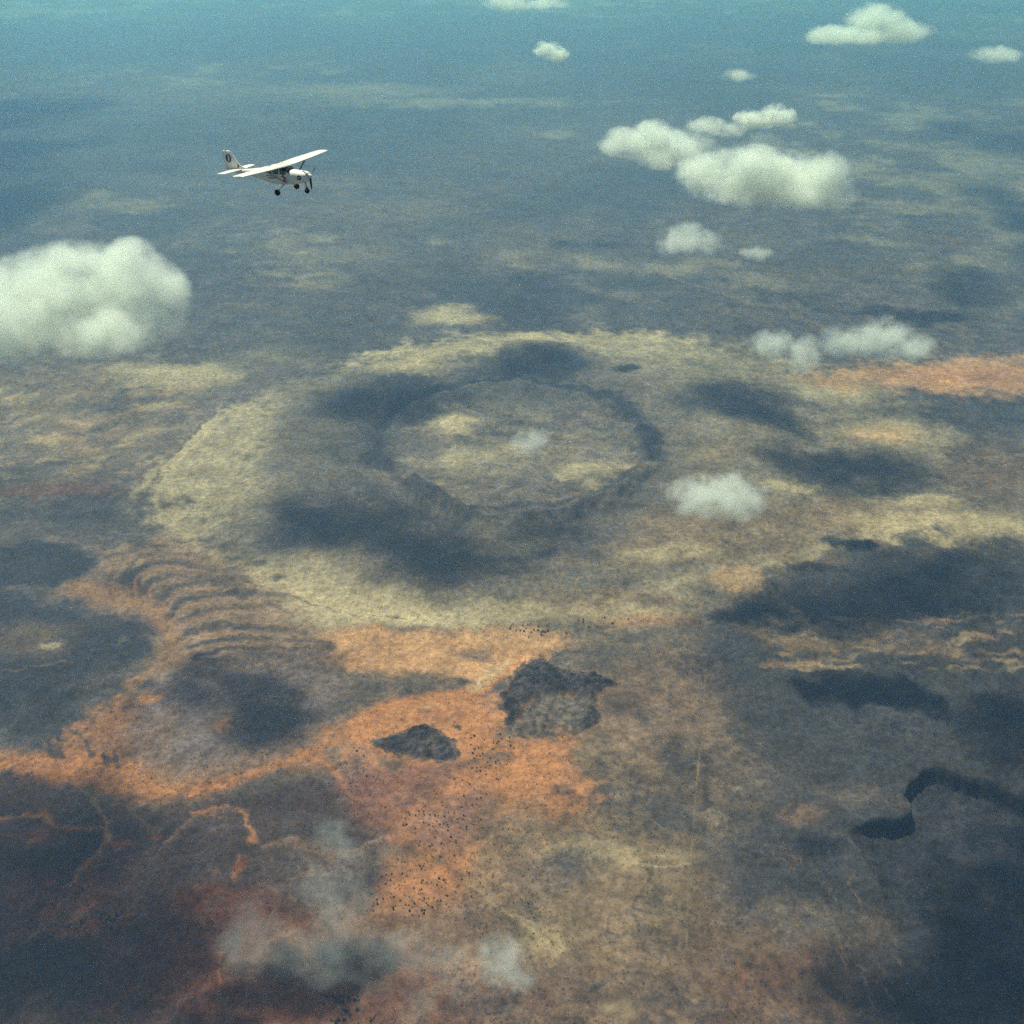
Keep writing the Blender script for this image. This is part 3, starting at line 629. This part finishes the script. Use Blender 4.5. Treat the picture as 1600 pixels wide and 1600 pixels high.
# ------------------------------------------------------------------ rock outcrops
def outcrop(name, rim, label, peak, tilt=(0, 0), inner=None, seed=0, step=2.2):
    """a craggy mass of dark rock; rim is its outline on the plain"""
    P = smooth_line(PX(rim + rim[:1]), 4)[:-1]
    lo = P.min(0)-26; hi = P.max(0)+26
    nx, ny = int((hi[0]-lo[0])/step)+1, int((hi[1]-lo[1])/step)+1
    X, Y = np.meshgrid(np.linspace(lo[0], hi[0], nx), np.linspace(lo[1], hi[1], ny), indexing='xy')
    x, y = X.ravel(), Y.ravel()
    sd = poly_sd(x, y, P) + 9*fbm(x, y, 60, 4, seed) + 10*fbm(x, y, 22, 4, seed+4, .6) - 2
    crag = 1-np.abs(fbm(x, y, 34, 5, seed+9, 0.6)); lumps = np.abs(fbm(x, y, 11, 3, seed+13))
    h = sstep(0, 26, sd)*(0.45+0.75*crag**2) + 0.22*lumps*sstep(0, 6, sd)
    u = (x-lo[0])/(hi[0]-lo[0]); v = (y-lo[1])/(hi[1]-lo[1])
    body = np.ones_like(x)
    col = np.tile(C_BASALT*.8+C_BROWN*.16, (len(x), 1))*np.clip(1+.8*fbm(x, y, 20, 4, seed+60, .6), .4, 2.4)[:, None]
    if inner is not None:
        PI_ = smooth_line(PX(inner + inner[:1]), 4)[:-1]
        si = poly_sd(x, y, PI_) + 10*fbm(x, y, 50, 4, seed+20)
        k = sstep(-10, 14, si); body = 1 - 0.72*k
        tal = C_SCRUB*.95 + (C_ORANGE-C_SCRUB)*sstep(.1, .7, fbm(x, y, 60, 4, seed+23))[:, None]*0.3
        col = col*(1-k[:, None]) + tal*k[:, None]
    else:
        k = sstep(.25, .6, fbm(x, y, 55, 4, seed+25))*0.5
        col = col*(1-k[:, None]) + C_SCRUB*k[:, None]
    col = col*np.clip(1 + 0.5*fbm(x, y, 9, 3, seed+30), .4, 1.7)[:, None]
    ft = sstep(-2, 16, sd + 4*fbm(x, y, 16, 3, seed+40))[:, None]; col = col*ft + (C_BROWN*1.1+C_ORANGE*.1)*(1-ft)
    z = height(x, y) + peak*h*body*sstep(-2, 14, sd) - 1.2*(sd < 0) - 2.0*(sd < -6)
    q = np.arange((ny-1)*nx).reshape(ny-1, nx)[:, :-1].ravel()
    F = np.stack([q, q+1, q+nx+1, q+nx], 1)
    keep = (sd[F] > -9).any(1); F = F[keep]
    used = np.unique(F); mp = np.zeros(len(x), np.int64); mp[used] = np.arange(len(used))
    c = np.array([*P.mean(0), 0.0])
    me = np_mesh(name, np.stack([x, y, z], 1)[used]-c, mp[F]); set_col(me, col[used])
    o = new_obj(name, me, M_SOIL, None, None, label, 'outcrop', 'dark rock outcrops in the orange sand'); o.location = c
    return o
outcrop('rock_outcrop', [(573,1163),(590,1155),(612,1150),(632,1146),(640,1136),(655,1130),(674,1135),(694,1144),(712,1154),(722,1168),(722,1184),(692,1194),(650,1192),(615,1182),(588,1172)],
        'smaller almond shaped dark rock outcrop ringed by orange sand', 10, seed=140)
outcrop('rock_outcrop', [(700,1134),(716,1134),(730,1142),(738,1156),(737,1168),(729,1166),(724,1152),(712,1144)],
        'thin curved rib of dark rock right of the almond shaped outcrop', 5, seed=170, step=1.8)
outcrop('rock_outcrop', [(776,1100),(790,1070),(806,1046),(836,1032),(862,1034),(884,1046),(922,1052),(958,1066),(962,1078),(948,1086),(940,1110),(925,1140),(890,1160),(830,1158),(795,1150),(788,1120)],
        'larger dark crescent rock outcrop with pale sloping inside', 12, seed=200,
        inner=[(806,1122),(818,1102),(840,1090),(872,1086),(905,1088),(930,1098),(925,1115),(915,1135),(890,1155),(830,1154),(800,1146)])

# ------------------------------------------------------------------ dirt tracks
def track(pts, width, label):
    P = smooth_line(PX(pts), 10); d = np.gradient(P, axis=0); n = np.stack([-d[:, 1], d[:, 0]], 1); n /= np.linalg.norm(n, axis=1)[:, None]
    A, B = P + n*width/2, P - n*width/2
    v = np.vstack([np.column_stack([A, height(A[:, 0], A[:, 1])+.9]), np.column_stack([B, height(B[:, 0], B[:, 1])+.9])])
    k = len(P); F = [(i, i+1, k+i+1, k+i) for i in range(k-1)]
    me = np_mesh('dirt_track', v, F)
    new_obj('dirt_track', me, M_TRACK, kind='structure', label=label)
M_TRACK, t = nodes('worn_track')
o_ = N(t, 'ShaderNodeOutputMaterial'); bs = N(t, 'ShaderNodeBsdfDiffuse'); tr = N(t, 'ShaderNodeBsdfTransparent'); mx = N(t, 'ShaderNodeMixShader')
tc = N(t, 'ShaderNodeTexCoord'); nz = N(t, 'ShaderNodeTexNoise'); nz.inputs['Scale'].default_value = 0.02; nz.inputs['Detail'].default_value = 6
L(t, tc.outputs['Object'], nz.inputs['Vector']); bs.inputs['Color'].default_value = (0.26, 0.19, 0.11, 1)
L(t, maprange(t, nz.outputs['Fac'], 0.38, 0.68, 0.04, 0.42), mx.inputs[0]); L(t, tr.outputs[0], mx.inputs[1]); L(t, bs.outputs[0], mx.inputs[2]); L(t, mx.outputs[0], o_.inputs['Surface'])
track([(1102,1060),(1098,1120),(1092,1190),(1086,1260),(1080,1330),(1076,1390),(1073,1450),(1072,1500)], 4.5, 'faint straight dirt track running up the brown plain')
track([(725,1385),(770,1412),(815,1440),(855,1470),(885,1495)], 5, 'faint diagonal dirt track below the shrub wash')

# ------------------------------------------------------------------ shrubs
M_LEAF, t = nodes('shrub_foliage')
o_ = N(t, 'ShaderNodeOutputMaterial'); bs = N(t, 'ShaderNodeBsdfPrincipled'); oi = N(t, 'ShaderNodeObjectInfo'); rp = N(t, 'ShaderNodeValToRGB')
bs.inputs['Roughness'].default_value = 0.9; bs.inputs['Specular IOR Level'].default_value = 0.1
rp.color_ramp.elements[0].color = (0.030, 0.034, 0.020, 1); rp.color_ramp.elements[1].color = (0.070, 0.062, 0.034, 1)
L(t, oi.outputs['Random'], rp.inputs[0]); L(t, rp.outputs[0], bs.inputs['Base Color']); L(t, bs.outputs[0], o_.inputs['Surface'])
def shrub_mesh(seed, leaves=70, lobes=5):
    q = random.Random(seed); bm = bmesh.new()
    bmesh.ops.create_cone(bm, segments=5, radius1=.09, radius2=.05, depth=.5, matrix=Matrix.Translation((0, 0, .2)))
    for k in range(lobes):
        a = k*2.4+q.random(); r = q.uniform(.1, .26)
        c = Vector((math.cos(a)*r, math.sin(a)*r, q.uniform(.42, .6))); s = q.uniform(.16, .27)
        if leaves > 20:
            bmesh.ops.create_icosphere(bm, subdivisions=1, radius=s*.75, matrix=Matrix.Translation(c) @ Matrix.Diagonal((1, 1, .7, 1)))
        for j in range(leaves//lobes):
            n = Vector((q.gauss(0, 1), q.gauss(0, 1), q.gauss(0.2, .8))).normalized(); p = c + Vector((n.x*s, n.y*s, n.z*s*.75))
            u = n.orthogonal().normalized(); w_ = n.cross(u); e = q.uniform(.06, .12)
            vs_ = [bm.verts.new(p + u*e*a_ + w_*e*b_ + n*q.uniform(-.04, .04)) for a_, b_ in ((-1, -.6), (.9, -.8), (1, .7), (-.7, 1))]
            bm.faces.new(vs_)
    me = bpy.data.meshes.new('shrub'); bm.to_mesh(me); bm.free(); me.materials.append(M_LEAF); return me
SHRUBS = [shrub_mesh(s) for s in range(6)]
def in_poly(px, py, P):
    return bool(inside(np.array([px]), np.array([py]), np.array(P, float))[0])
count = [0]
def scatter(n, P, label, group, size=(1.9, 4.4), seed=0, clump=0.3):
    q = random.Random(seed); xs = [p[0] for p in P]; ys = [p[1] for p in P]; pts = []; tries = 0
    while len(pts) < n and tries < 20000:
        tries += 1
        if pts and q.random() < clump:
            b = q.choice(pts); x, y = b[0]+q.gauss(0, 9), b[1]+q.gauss(0, 6)
        else: x, y = q.uniform(min(xs), max(xs)), q.uniform(min(ys), max(ys))
        if not in_poly(x, y, P) or any((x-a)**2+(y-b)**2 < 9 for a, b in pts): continue
        pts.append((x, y))
    for (x, y) in pts:
        g = G(x, y); z = float(height(np.array([g[0]]), np.array([g[1]]))[0])
        o = bpy.data.objects.new('shrub', SHRUBS[count[0] % 6]); COL.objects.link(o); count[0] += 1
        d = q.uniform(*size)*q.uniform(.8, 1.1); o.location = (g[0], g[1], z-.1); o.scale = (d*1.3, d*1.3, d*.95); o.rotation_euler = (0, 0, q.uniform(0, 6.28))
        o['label'] = label; o['category'] = 'shrub'; o['group'] = group
scatter(95, [(600,1330),(650,1305),(735,1340),(760,1395),(680,1440),(580,1440),(555,1400)],
        'dark round shrub in the dense scatter on the lower orange wash', 'shrubs on the lower orange wash', seed=1)
scatter(70, [(690,1220),(765,1200),(800,1245),(760,1325),(680,1330),(615,1325),(625,1280)],
        'dark shrub on the reddish sand just above the densest scatter', 'shrubs on the upper wash', seed=2)
scatter(42, [(720,1165),(745,1140),(800,1150),(810,1200),(790,1225),(740,1215)],
        'small dark shrub in the sandy gap between the two outcrops', 'shrubs in the gap between the outcrops', (2.2, 4.6), 3)
scatter(16, [(545,1165),(575,1180),(600,1215),(590,1290),(550,1270)],
        'small dark shrub on the sand left of the almond shaped outcrop', 'shrubs left of the almond shaped outcrop', (2.2, 4.6), 4, .3)
scatter(30, [(560,985),(680,985),(780,983),(905,968),(1000,960),(1000,975),(900,1000),(790,1005),(690,1000)],
        'tiny dark shrub along the upper edge of the orange sand', 'shrubs edging the orange sand', (3.5, 6), 5, .5)
scatter(22, [(70,1395),(130,1380),(200,1430),(180,1455),(80,1450)],
        'dark shrub on the black lava near the lower left corner', 'shrubs on the black lava', (4, 7), 6, .6)
scatter(25, [(505,1560),(560,1555),(600,1600),(520,1605),(470,1600)],
        'dark shrub on the rust red soil at the bottom edge', 'shrubs on the rust soil', (3.5, 6), 7, .5)
# the uncountable low scrub of the plain
def scrub():
    q = np.random.default_rng(5); tmpl = shrub_mesh(77, 12, 3)
    n = len(tmpl.vertices); co = np.empty(n*3, np.float32); tmpl.vertices.foreach_get('co', co); co = co.reshape(-1, 3)
    tri = [tuple(p.vertices) for p in tmpl.polygons if len(p.vertices) == 4]; tri = np.array(tri)
    K = 9000; px = q.uniform(-60, 1660, K*3); py = 760 + 860*q.random(K*3)**0.8
    U = 800-py; dz = -FPX*SP+U*CP; tt = -CAM_H/dz; x = (px-800)*tt; y = (FPX*CP+U*SP)*tt
    keep = fbm(x, y, 240, 4, 150) + 0.5*fbm(x, y, 50, 3, 155) + q.uniform(-.4, .4, len(x)) > 0.12
    x, y = x[keep][:K], y[keep][:K]; z = height(x, y); s = q.uniform(1.6, 4.2, len(x)); a = q.uniform(0, 6.28, len(x))
    c, sn = np.cos(a), np.sin(a)
    V = np.stack([(co[None, :, 0]*c[:, None]-co[None, :, 1]*sn[:, None])*s[:, None]*1.4+x[:, None],
                  (co[None, :, 0]*sn[:, None]+co[None, :, 1]*c[:, None])*s[:, None]*1.4+y[:, None], co[None, :, 2]*s[:, None]+z[:, None]-.1], -1).reshape(-1, 3)
    Fq = (tri[None]+(np.arange(len(x))*n)[:, None, None]).reshape(-1, 4)
    me = np_mesh('scrub', V, Fq, False)
    new_obj('scrub', me, M_LEAF, kind='stuff', label='low scrub bushes dotted thinly over the plain')
scrub()

# ------------------------------------------------------------------ aeroplane
def paint(name, col, rough=0.35, coat=0.3, metal=0.0, var=0.06, scale=1.5):
    m, t = nodes(name); o_ = N(t, 'ShaderNodeOutputMaterial'); bs = N(t, 'ShaderNodeBsdfPrincipled')
    tc = N(t, 'ShaderNodeTexCoord'); nz = N(t, 'ShaderNodeTexNoise'); nz.inputs['Scale'].default_value = scale; nz.inputs['Detail'].default_value = 5
    L(t, tc.outputs['Object'], nz.inputs['Vector'])
    sc_ = N(t, 'ShaderNodeVectorMath', operation='SCALE'); sc_.inputs[0].default_value = col; L(t, maprange(t, nz.outputs['Fac'], .3, .7, 1-var, 1+var), sc_.inputs['Scale'])
    L(t, sc_.outputs[0], bs.inputs['Base Color']); bs.inputs['Roughness'].default_value = rough; bs.inputs['Coat Weight'].default_value = coat; bs.inputs['Metallic'].default_value = metal
    L(t, bs.outputs[0], o_.inputs['Surface']); return m
M_WHITE = paint('white_aircraft_paint', (0.80, 0.80, 0.72)); M_GLASS = paint('tinted_glass', (0.02, 0.05, 0.07), .08, .8)
M_TYRE = paint('tyre_rubber', (0.018, 0.018, 0.022), .85, 0); M_STEEL = paint('grey_steel', (0.30, 0.31, 0.30), .4, 0, .6)
M_BLADE = paint('black_blade', (0.02, 0.02, 0.03), .5, 0); M_RED = paint('red_emblem', (0.42, 0.05, 0.10), .5, 0)
M_INK = paint('dark_lettering', (0.05, 0.07, 0.09), .6, 0); M_NAVY = paint('navy_emblem', (0.02, 0.05, 0.11), .5, 0)
M_BRONZE = paint('bronze_emblem', (0.22, 0.10, 0.07), .5, 0); M_PALE = paint('pale_emblem', (0.62, 0.60, 0.58), .5, 0); M_HUB = paint('hub_white', (0.7, 0.7, 0.66), .3, .3)
M_CLEAR, t = nodes('windscreen_glass'); o_ = N(t, 'ShaderNodeOutputMaterial'); bs = N(t, 'ShaderNodeBsdfPrincipled')
bs.inputs['Base Color'].default_value = (0.015, 0.10, 0.11, 1); bs.inputs['Roughness'].default_value = .05; bs.inputs['Coat Weight'].default_value = 1.0
L(t, bs.outputs[0], o_.inputs['Surface'])

NOSE = 2.6
plane = bpy.data.objects.new('aeroplane', None); COL.objects.link(plane)
plane['label'] = 'white high wing single propeller aeroplane with fixed wheels in flight'; plane['category'] = 'aeroplane'
plane.location = at_depth(444.9, 274.0, 90.96)
plane.rotation_euler = (Matrix.Rotation(R(-26.0), 3, 'Z') @ Matrix.Rotation(R(-4.7), 3, 'Y') @ Matrix.Rotation(R(-1.0), 3, 'X')).to_euler()

# stations: distance behind the spinner, top, bottom, half width, squareness
ST = np.array([(0.30,.20,-.24,.24,2.0),(0.36,.28,-.38,.38,2.2),(0.55,.34,-.48,.47,2.5),(1.0,.39,-.56,.52,2.7),(1.55,.44,-.62,.55,2.9),
    (1.78,.47,-.64,.56,3.0),(2.02,.66,-.65,.57,3.0),(2.28,.80,-.66,.57,3.2),(2.9,.84,-.66,.57,3.4),(3.5,.82,-.62,.55,3.4),(4.1,.70,-.52,.48,3.0),
    (4.8,.55,-.34,.38,2.6),(5.7,.46,-.14,.27,2.3),(6.7,.40,.02,.17,2.1),(7.6,.38,.14,.09,2.0),(8.05,.36,.2,.04,2.0)])
def st(s): return [np.interp(s, ST[:, 0], ST[:, k]) for k in range(1, 5)]
def side_y(s, z):
    tp, bt, hw, n = st(s); zn = (z-(tp+bt)/2)/((tp-bt)/2)
    return hw*max(0.0, 1-abs(zn)**n)**(1/n)
def top_z(s, y):
    tp, bt, hw, n = st(s); return (tp+bt)/2 + (tp-bt)/2*max(0.0, 1-abs(y/hw)**n)**(1/n)
def part(name, v, f, mat, parent, smooth=True, label=None):
    me = bpy.data.meshes.new(name); me.from_pydata([tuple(map(float, p)) for p in v], [], f); me.update()
    bm = bmesh.new(); bm.from_mesh(me); bmesh.ops.recalc_face_normals(bm, faces=bm.faces); bm.to_mesh(me); bm.free()
    for p in me.polygons: p.use_smooth = smooth
    return new_obj(name, me, mat, parent, label=label)
def loft(rings, cap=True):
    n = len(rings[0]); v = [p for r in rings for p in r]; f = []
    for i in range(len(rings)-1):
        for j in range(n): f.append((i*n+j, i*n+(j+1) % n, (i+1)*n+(j+1) % n, (i+1)*n+j))
    if cap: f += [tuple(range(n))[::-1], tuple(range((len(rings)-1)*n, len(rings)*n))]
    return v, f
def fuselage_ring(s, n=32):
    tp, bt, hw, e = st(s); out = []
    for k in range(n):
        a = 2*math.pi*k/n; c, q = math.cos(a), math.sin(a)
        out.append((NOSE-s, hw*math.copysign(abs(c)**(2/e), c), (tp+bt)/2+(tp-bt)/2*math.copysign(abs(q)**(2/e), q)))
    return out
ss = sorted(set(list(ST[:, 0]) + list(np.linspace(.3, 8.05, 60))))
fus = part('fuselage', *loft([fuselage_ring(s) for s in ss]), M_WHITE, plane)
def side_patch(name, quad, mat, sgn, parent, off=.012, nu=8, nv=6, label=None):
    """piece laid on the fuselage side; quad = corners (s,z): low front, low rear, high rear, high front"""
    v = []; a, b, c, d = [np.array(q, float) for q in quad]
    for j in range(nv+1):
        for i in range(nu+1):
            p = (a*(1-i/nu)+b*i/nu)*(1-j/nv) + (d*(1-i/nu)+c*i/nu)*j/nv
            v.append((NOSE-p[0], sgn*(side_y(p[0], p[1])+off), p[1]))
    f = [(j*(nu+1)+i, j*(nu+1)+i+1, (j+1)*(nu+1)+i+1, (j+1)*(nu+1)+i) for j in range(nv) for i in range(nu)]
    return part(name, v, f, mat, parent, label=label)
for sg in (-1, 1):
    for q in ([(1.98,.18),(2.62,.18),(2.62,.64),(2.2,.64)], [(2.72,.18),(3.3,.18),(3.3,.64),(2.72,.64)], [(3.4,.2),(3.95,.26),(3.85,.58),(3.4,.62)]):
        side_patch('side_window', q, M_GLASS, sg, fus)
def top_patch(name, s0, s1, y0, y1, mat, parent, off=.012, nu=8, nv=14):
    v = []
    for i in range(nu+1):
        s = s0+(s1-s0)*i/nu
        for j in range(nv+1):
            y = y0+(y1-y0)*j/nv; v.append((NOSE-s+off, y, top_z(s, y)+off))
    f = [(i*(nv+1)+j, i*(nv+1)+j+1, (i+1)*(nv+1)+j+1, (i+1)*(nv+1)+j) for i in range(nu) for j in range(nv)]
    return part(name, v, f, mat, parent)
top_patch('windshield', 1.80, 2.24, -.535, .535, M_CLEAR, fus)
top_patch('rear_window', 3.62, 4.0, -.34, .34, M_GLASS, fus, -.0)
# cowling openings
for sg in (-1, 1):
    v = [(NOSE-.335, sg*.2+.1*math.cos(a), .05+.075*math.sin(a)) for a in np.linspace(0, 2*math.pi, 13)[:-1]]
    part('cooling_inlet', v, [tuple(range(12))], M_TYRE, fus, False)
# marks
def side_disc(name, s, z, r, mat, sgn, parent, off, sq=1.0):
    v = [(NOSE-s, sgn*(side_y(s, z)+off), z)]; n = 20
    for k in range(n):
        a = 2*math.pi*k/n; p, q = s+r*math.cos(a), z+r*sq*math.sin(a); v.append((NOSE-p, sgn*(side_y(p, q)+off), q))
    return part(name, v, [(0, 1+k, 1+(k+1) % n) for k in range(n)], mat, parent)
for sg in (-1, 1):
    side_disc('roundel', .88, -.06, .19, M_NAVY, sg, fus, .006); side_disc('roundel_centre', .88, -.06, .135, M_BRONZE, sg, fus, .012)
    side_disc('roundel_mark', .86, -.04, .06, M_PALE, sg, fus, .018)
def side_shape(name, pts, mat, sgn, parent, off=.01, label=None):
    v = [(NOSE-s, sgn*(side_y(s, z)+off), z) for s, z in pts]
    return part(name, v, [tuple(range(len(v)))], mat, parent, False, label)
for sg in (-1, 1):
    side_shape('emblem', [(2.42,.16),(2.30,.18),(2.26,.04),(2.16,-.02),(2.08,-.12),(2.12,-.2),(2.24,-.14),(2.34,-.06),(2.46,.0)], M_RED, sg, fus, label='red figure emblem on the fuselage side')
    side_shape('emblem', [(2.36,-.16),(2.24,-.2),(2.16,-.3),(2.28,-.38),(2.38,-.3)], M_RED, sg, fus)
    q = random.Random(4)
    for row, (z0, s0, s1) in enumerate([(.02, 2.75, 4.0), (-.14, 2.9, 3.75)]):
        s = s0; v = []; f = []
        while s < s1:
            w_ = q.uniform(.05, .11); h_ = q.uniform(.06, .085)
            b = len(v)
            for (a_, c_) in ((s, z0), (s+w_, z0), (s+w_, z0+h_), (s, z0+h_)): v.append((NOSE-a_, sg*(side_y(a_, c_)+.01), c_))
            f.append((b, b+1, b+2, b+3)); s += w_+q.uniform(.025, .05)
        part('lettering', v, f, M_INK, fus, False)
# wings
def foil(c, th, n=14, camber=.02):
    xs = (1-np.cos(np.linspace(0, math.pi, n)))/2
    yt = 5*th*(.2969*np.sqrt(xs)-.126*xs-.3516*xs**2+.2843*xs**3-.1015*xs**4); yc = camber*4*xs*(1-xs)
    up = list(zip(xs*c, (yc+yt)*c)); lo = list(zip(xs*c, (yc-yt)*c)); return up[::-1] + lo[1:-1]
def surf(name, stations, mat, parent):
    """stations: (y, leading-edge s, chord, z, thickness)"""
    rings = [[(NOSE-(le+px_), y, z+pz) for px_, pz in foil(c, th)] for (y, le, c, z, th) in stations]
    return part(name, *loft(rings), mat, parent)
for sg in (-1, 1):
    wing = surf('wing', [(0.0,1.86,1.63,.78,.12),(sg*2.65,1.86,1.63,.86,.12),(sg*5.15,2.02,1.22,.935,.11),(sg*5.36,2.10,1.06,.94,.09),(sg*5.47,2.24,.78,.935,.06)], M_WHITE, plane)
    # aileron and flap gaps as thin dark grooves along the trailing edge
    for (ya, yb) in ((.75, 2.75), (2.8, 5.0)):
        za, zb = .78+ya*.03, .78+yb*.03; ca = 1.63 if ya < 2.7 else 1.60; cb = 1.63 if yb < 2.8 else 1.24; la = 1.86; lb = 1.86 if yb < 2.8 else 2.01
        h0 = foil(1.0, .12)[4][1]
        v = [(NOSE-la-ca*.76, sg*ya, za+ca*.052), (NOSE-la-ca*.775, sg*ya, za+ca*.050), (NOSE-lb-cb*.775, sg*yb, zb+cb*.050), (NOSE-lb-cb*.76, sg*yb, zb+cb*.052)]
        part('hinge_line', v, [(0, 1, 2, 3)], M_INK, wing, False)
    part('tip_light', *loft([[(NOSE-2.5+dx, sg*(5.44+k*.05), .94+.03*math.sin(a)) for a, dx in [(b, .06*math.cos(b)) for b in np.linspace(0, 2*math.pi, 9)[:-1]]] for k in (0, 1)]), M_STEEL, wing)
    def bar(name, a, b, r1, r2, mat, parent, flat=1.0, n=10):
        a, b = Vector(a), Vector(b); d = (b-a).normalized(); u = Vector((1, 0, 0)); u = (u-d*u.dot(d)).normalized(); w_ = d.cross(u)
        rr_ = [[tuple(p+u*r*math.cos(t_)+w_*r*flat*math.sin(t_)) for t_ in np.linspace(0, 2*math.pi, n+1)[:-1]] for p, r in ((a, r1), (b, r2))]
        return part(name, *loft(rr_), mat, parent)
    bar('wing_strut', (NOSE-2.15, sg*.54, -.45), (NOSE-2.35, sg*2.6, .80), .085, .075, M_STEEL, plane, .4)
    bar('gear_leg', (NOSE-2.45, sg*.42, -.58), (NOSE-2.58, sg*1.2, -1.02), .075, .05, M_WHITE, plane, .5)
    surf('stabilizer', [(0.0,6.62,1.12,.37,.09),(sg*1.75,6.86,.80,.38,.08),(sg*1.98,6.98,.62,.38,.05)], M_WHITE, plane)
def wheel(name, c, r, w_, parent):
    prof = [(.40, -.5), (.72, -.52), (.92, -.42), (1, -.2), (1, .2), (.92, .42), (.72, .52), (.40, .5)]; n = 24
    rings = [[(c[0]+r*k*math.cos(a), c[1]+w_*q, c[2]+r*k*math.sin(a)) for a in np.linspace(0, 2*math.pi, n+1)[:-1]] for k, q in prof]
    wh = part(name, *loft(rings), M_TYRE, parent)
    rings = [[(c[0]+r*.38*math.cos(a), c[1]+w_*q, c[2]+r*.38*math.sin(a)) for a in np.linspace(0, 2*math.pi, n+1)[:-1]] for q in (-.46, .46)]
    part('rim', *loft(rings), M_STEEL, wh); return wh
for sg in (-1, 1): wheel('wheel', (NOSE-2.58, sg*1.25, -1.06), .235, .18, plane)
ng = bar('nose_gear', (NOSE-.72, 0, -.45), (NOSE-.68, 0, -.95), .05, .045, M_STEEL, plane)
bar('fork', (NOSE-.68, -.1, -.86), (NOSE-.68, -.1, -1.1), .03, .03, M_STEEL, ng); bar('fork', (NOSE-.68, .1, -.86), (NOSE-.68, .1, -1.1), .03, .03, M_STEEL, ng)
wheel('wheel', (NOSE-.68, 0, -1.12), .21, .15, plane)
# fin
def fin_ring(z, le, te, th): return [(NOSE-(le+px_*(te-le)), pz*(te-le), z) for px_, pz in foil(1.0, th, 12, 0.0)]
fin = part('tail_fin', *loft([fin_ring(.34, 5.75, 8.0, .05), fin_ring(.55, 6.45, 8.02, .07), fin_ring(.75, 6.85, 8.06, .08), fin_ring(1.70, 7.52, 8.30, .08), fin_ring(1.82, 7.66, 8.28, .05)]), M_WHITE, plane)
rud = part('rudder', [(NOSE-8.0,.012,.3),(NOSE-8.0,-.012,.3),(NOSE-8.30,-.012,1.72),(NOSE-8.30,.012,1.72),(NOSE-8.28,0,.36),(NOSE-8.44,0,1.70)],
           [(0,3,5,4),(1,4,5,2),(0,4,1),(3,2,5),(0,1,2,3)], M_WHITE, plane, False)
bar('beacon', (NOSE-8.05, 0, 1.80), (NOSE-8.05, 0, 1.90), .045, .03, M_BRONZE, fin)
def fin_disc(name, s, z, r, mat, sg, off, sq=1.0):
    n = 20; v = [(NOSE-s, sg*off, z)]+[(NOSE-s+r*math.cos(a), sg*off, z+r*sq*math.sin(a)) for a in np.linspace(0, 2*math.pi, n+1)[:-1]]
    return part(name, v, [(0, 1+k, 1+(k+1) % n) for k in range(n)], mat, fin, False)
for sg in (-1, 1):
    fin_disc('emblem_disc', 7.82, 1.22, .27, M_NAVY, sg, .062, 1.15); fin_disc('emblem_mark', 7.80, 1.28, .10, M_PALE, sg, .068, 1.9); fin_disc('emblem_mark', 7.84, 1.06, .08, M_PALE, sg, .068, .8)
    fin_disc('fin_badge', 6.98, .62, .10, M_BRONZE, sg, .066, 1.3)
# propeller
prop = bpy.data.objects.new('propeller', None); COL.objects.link(prop); prop.parent = plane; prop.location = (NOSE-.2, 0, 0)
rings = [[(dx, r*math.cos(a), r*math.sin(a)) for a in np.linspace(0, 2*math.pi, 17)[:-1]] for dx, r in ((-.1,.17),(-.02,.17),(.06,.15),(.13,.11),(.18,.06),(.205,.015))]
part('spinner', *loft(rings), M_HUB, prop)
for k in range(3):
    a = R(-92 + 120*k); rings = []
    for r, c, tw in ((.12,.05,60),(.25,.075,48),(.5,.085,34),(.8,.07,24),(.95,.05,20),(1.02,.018,18)):
        ring = []
        for (ex, et) in ((1,0),(.5,.1),(-.5,.1),(-1,0),(-.5,-.08),(.5,-.08)):
            u_, v_ = ex*c, et*c*1.4; tx = u_*math.sin(R(tw))+v_*math.cos(R(tw)); ty = u_*math.cos(R(tw))-v_*math.sin(R(tw))
            ring.append((tx, ty*(-math.sin(a))+r*math.cos(a), ty*math.cos(a)+r*math.sin(a)))
        rings.append(ring)
    part('blade', *loft(rings), M_BLADE, prop)
for sx, h_ in ((2.7,.3),(3.3,.22)): bar('antenna', (NOSE-sx, .1, .92), (NOSE-sx-.12, .1, .92+h_), .02, .008, M_STEEL, plane)
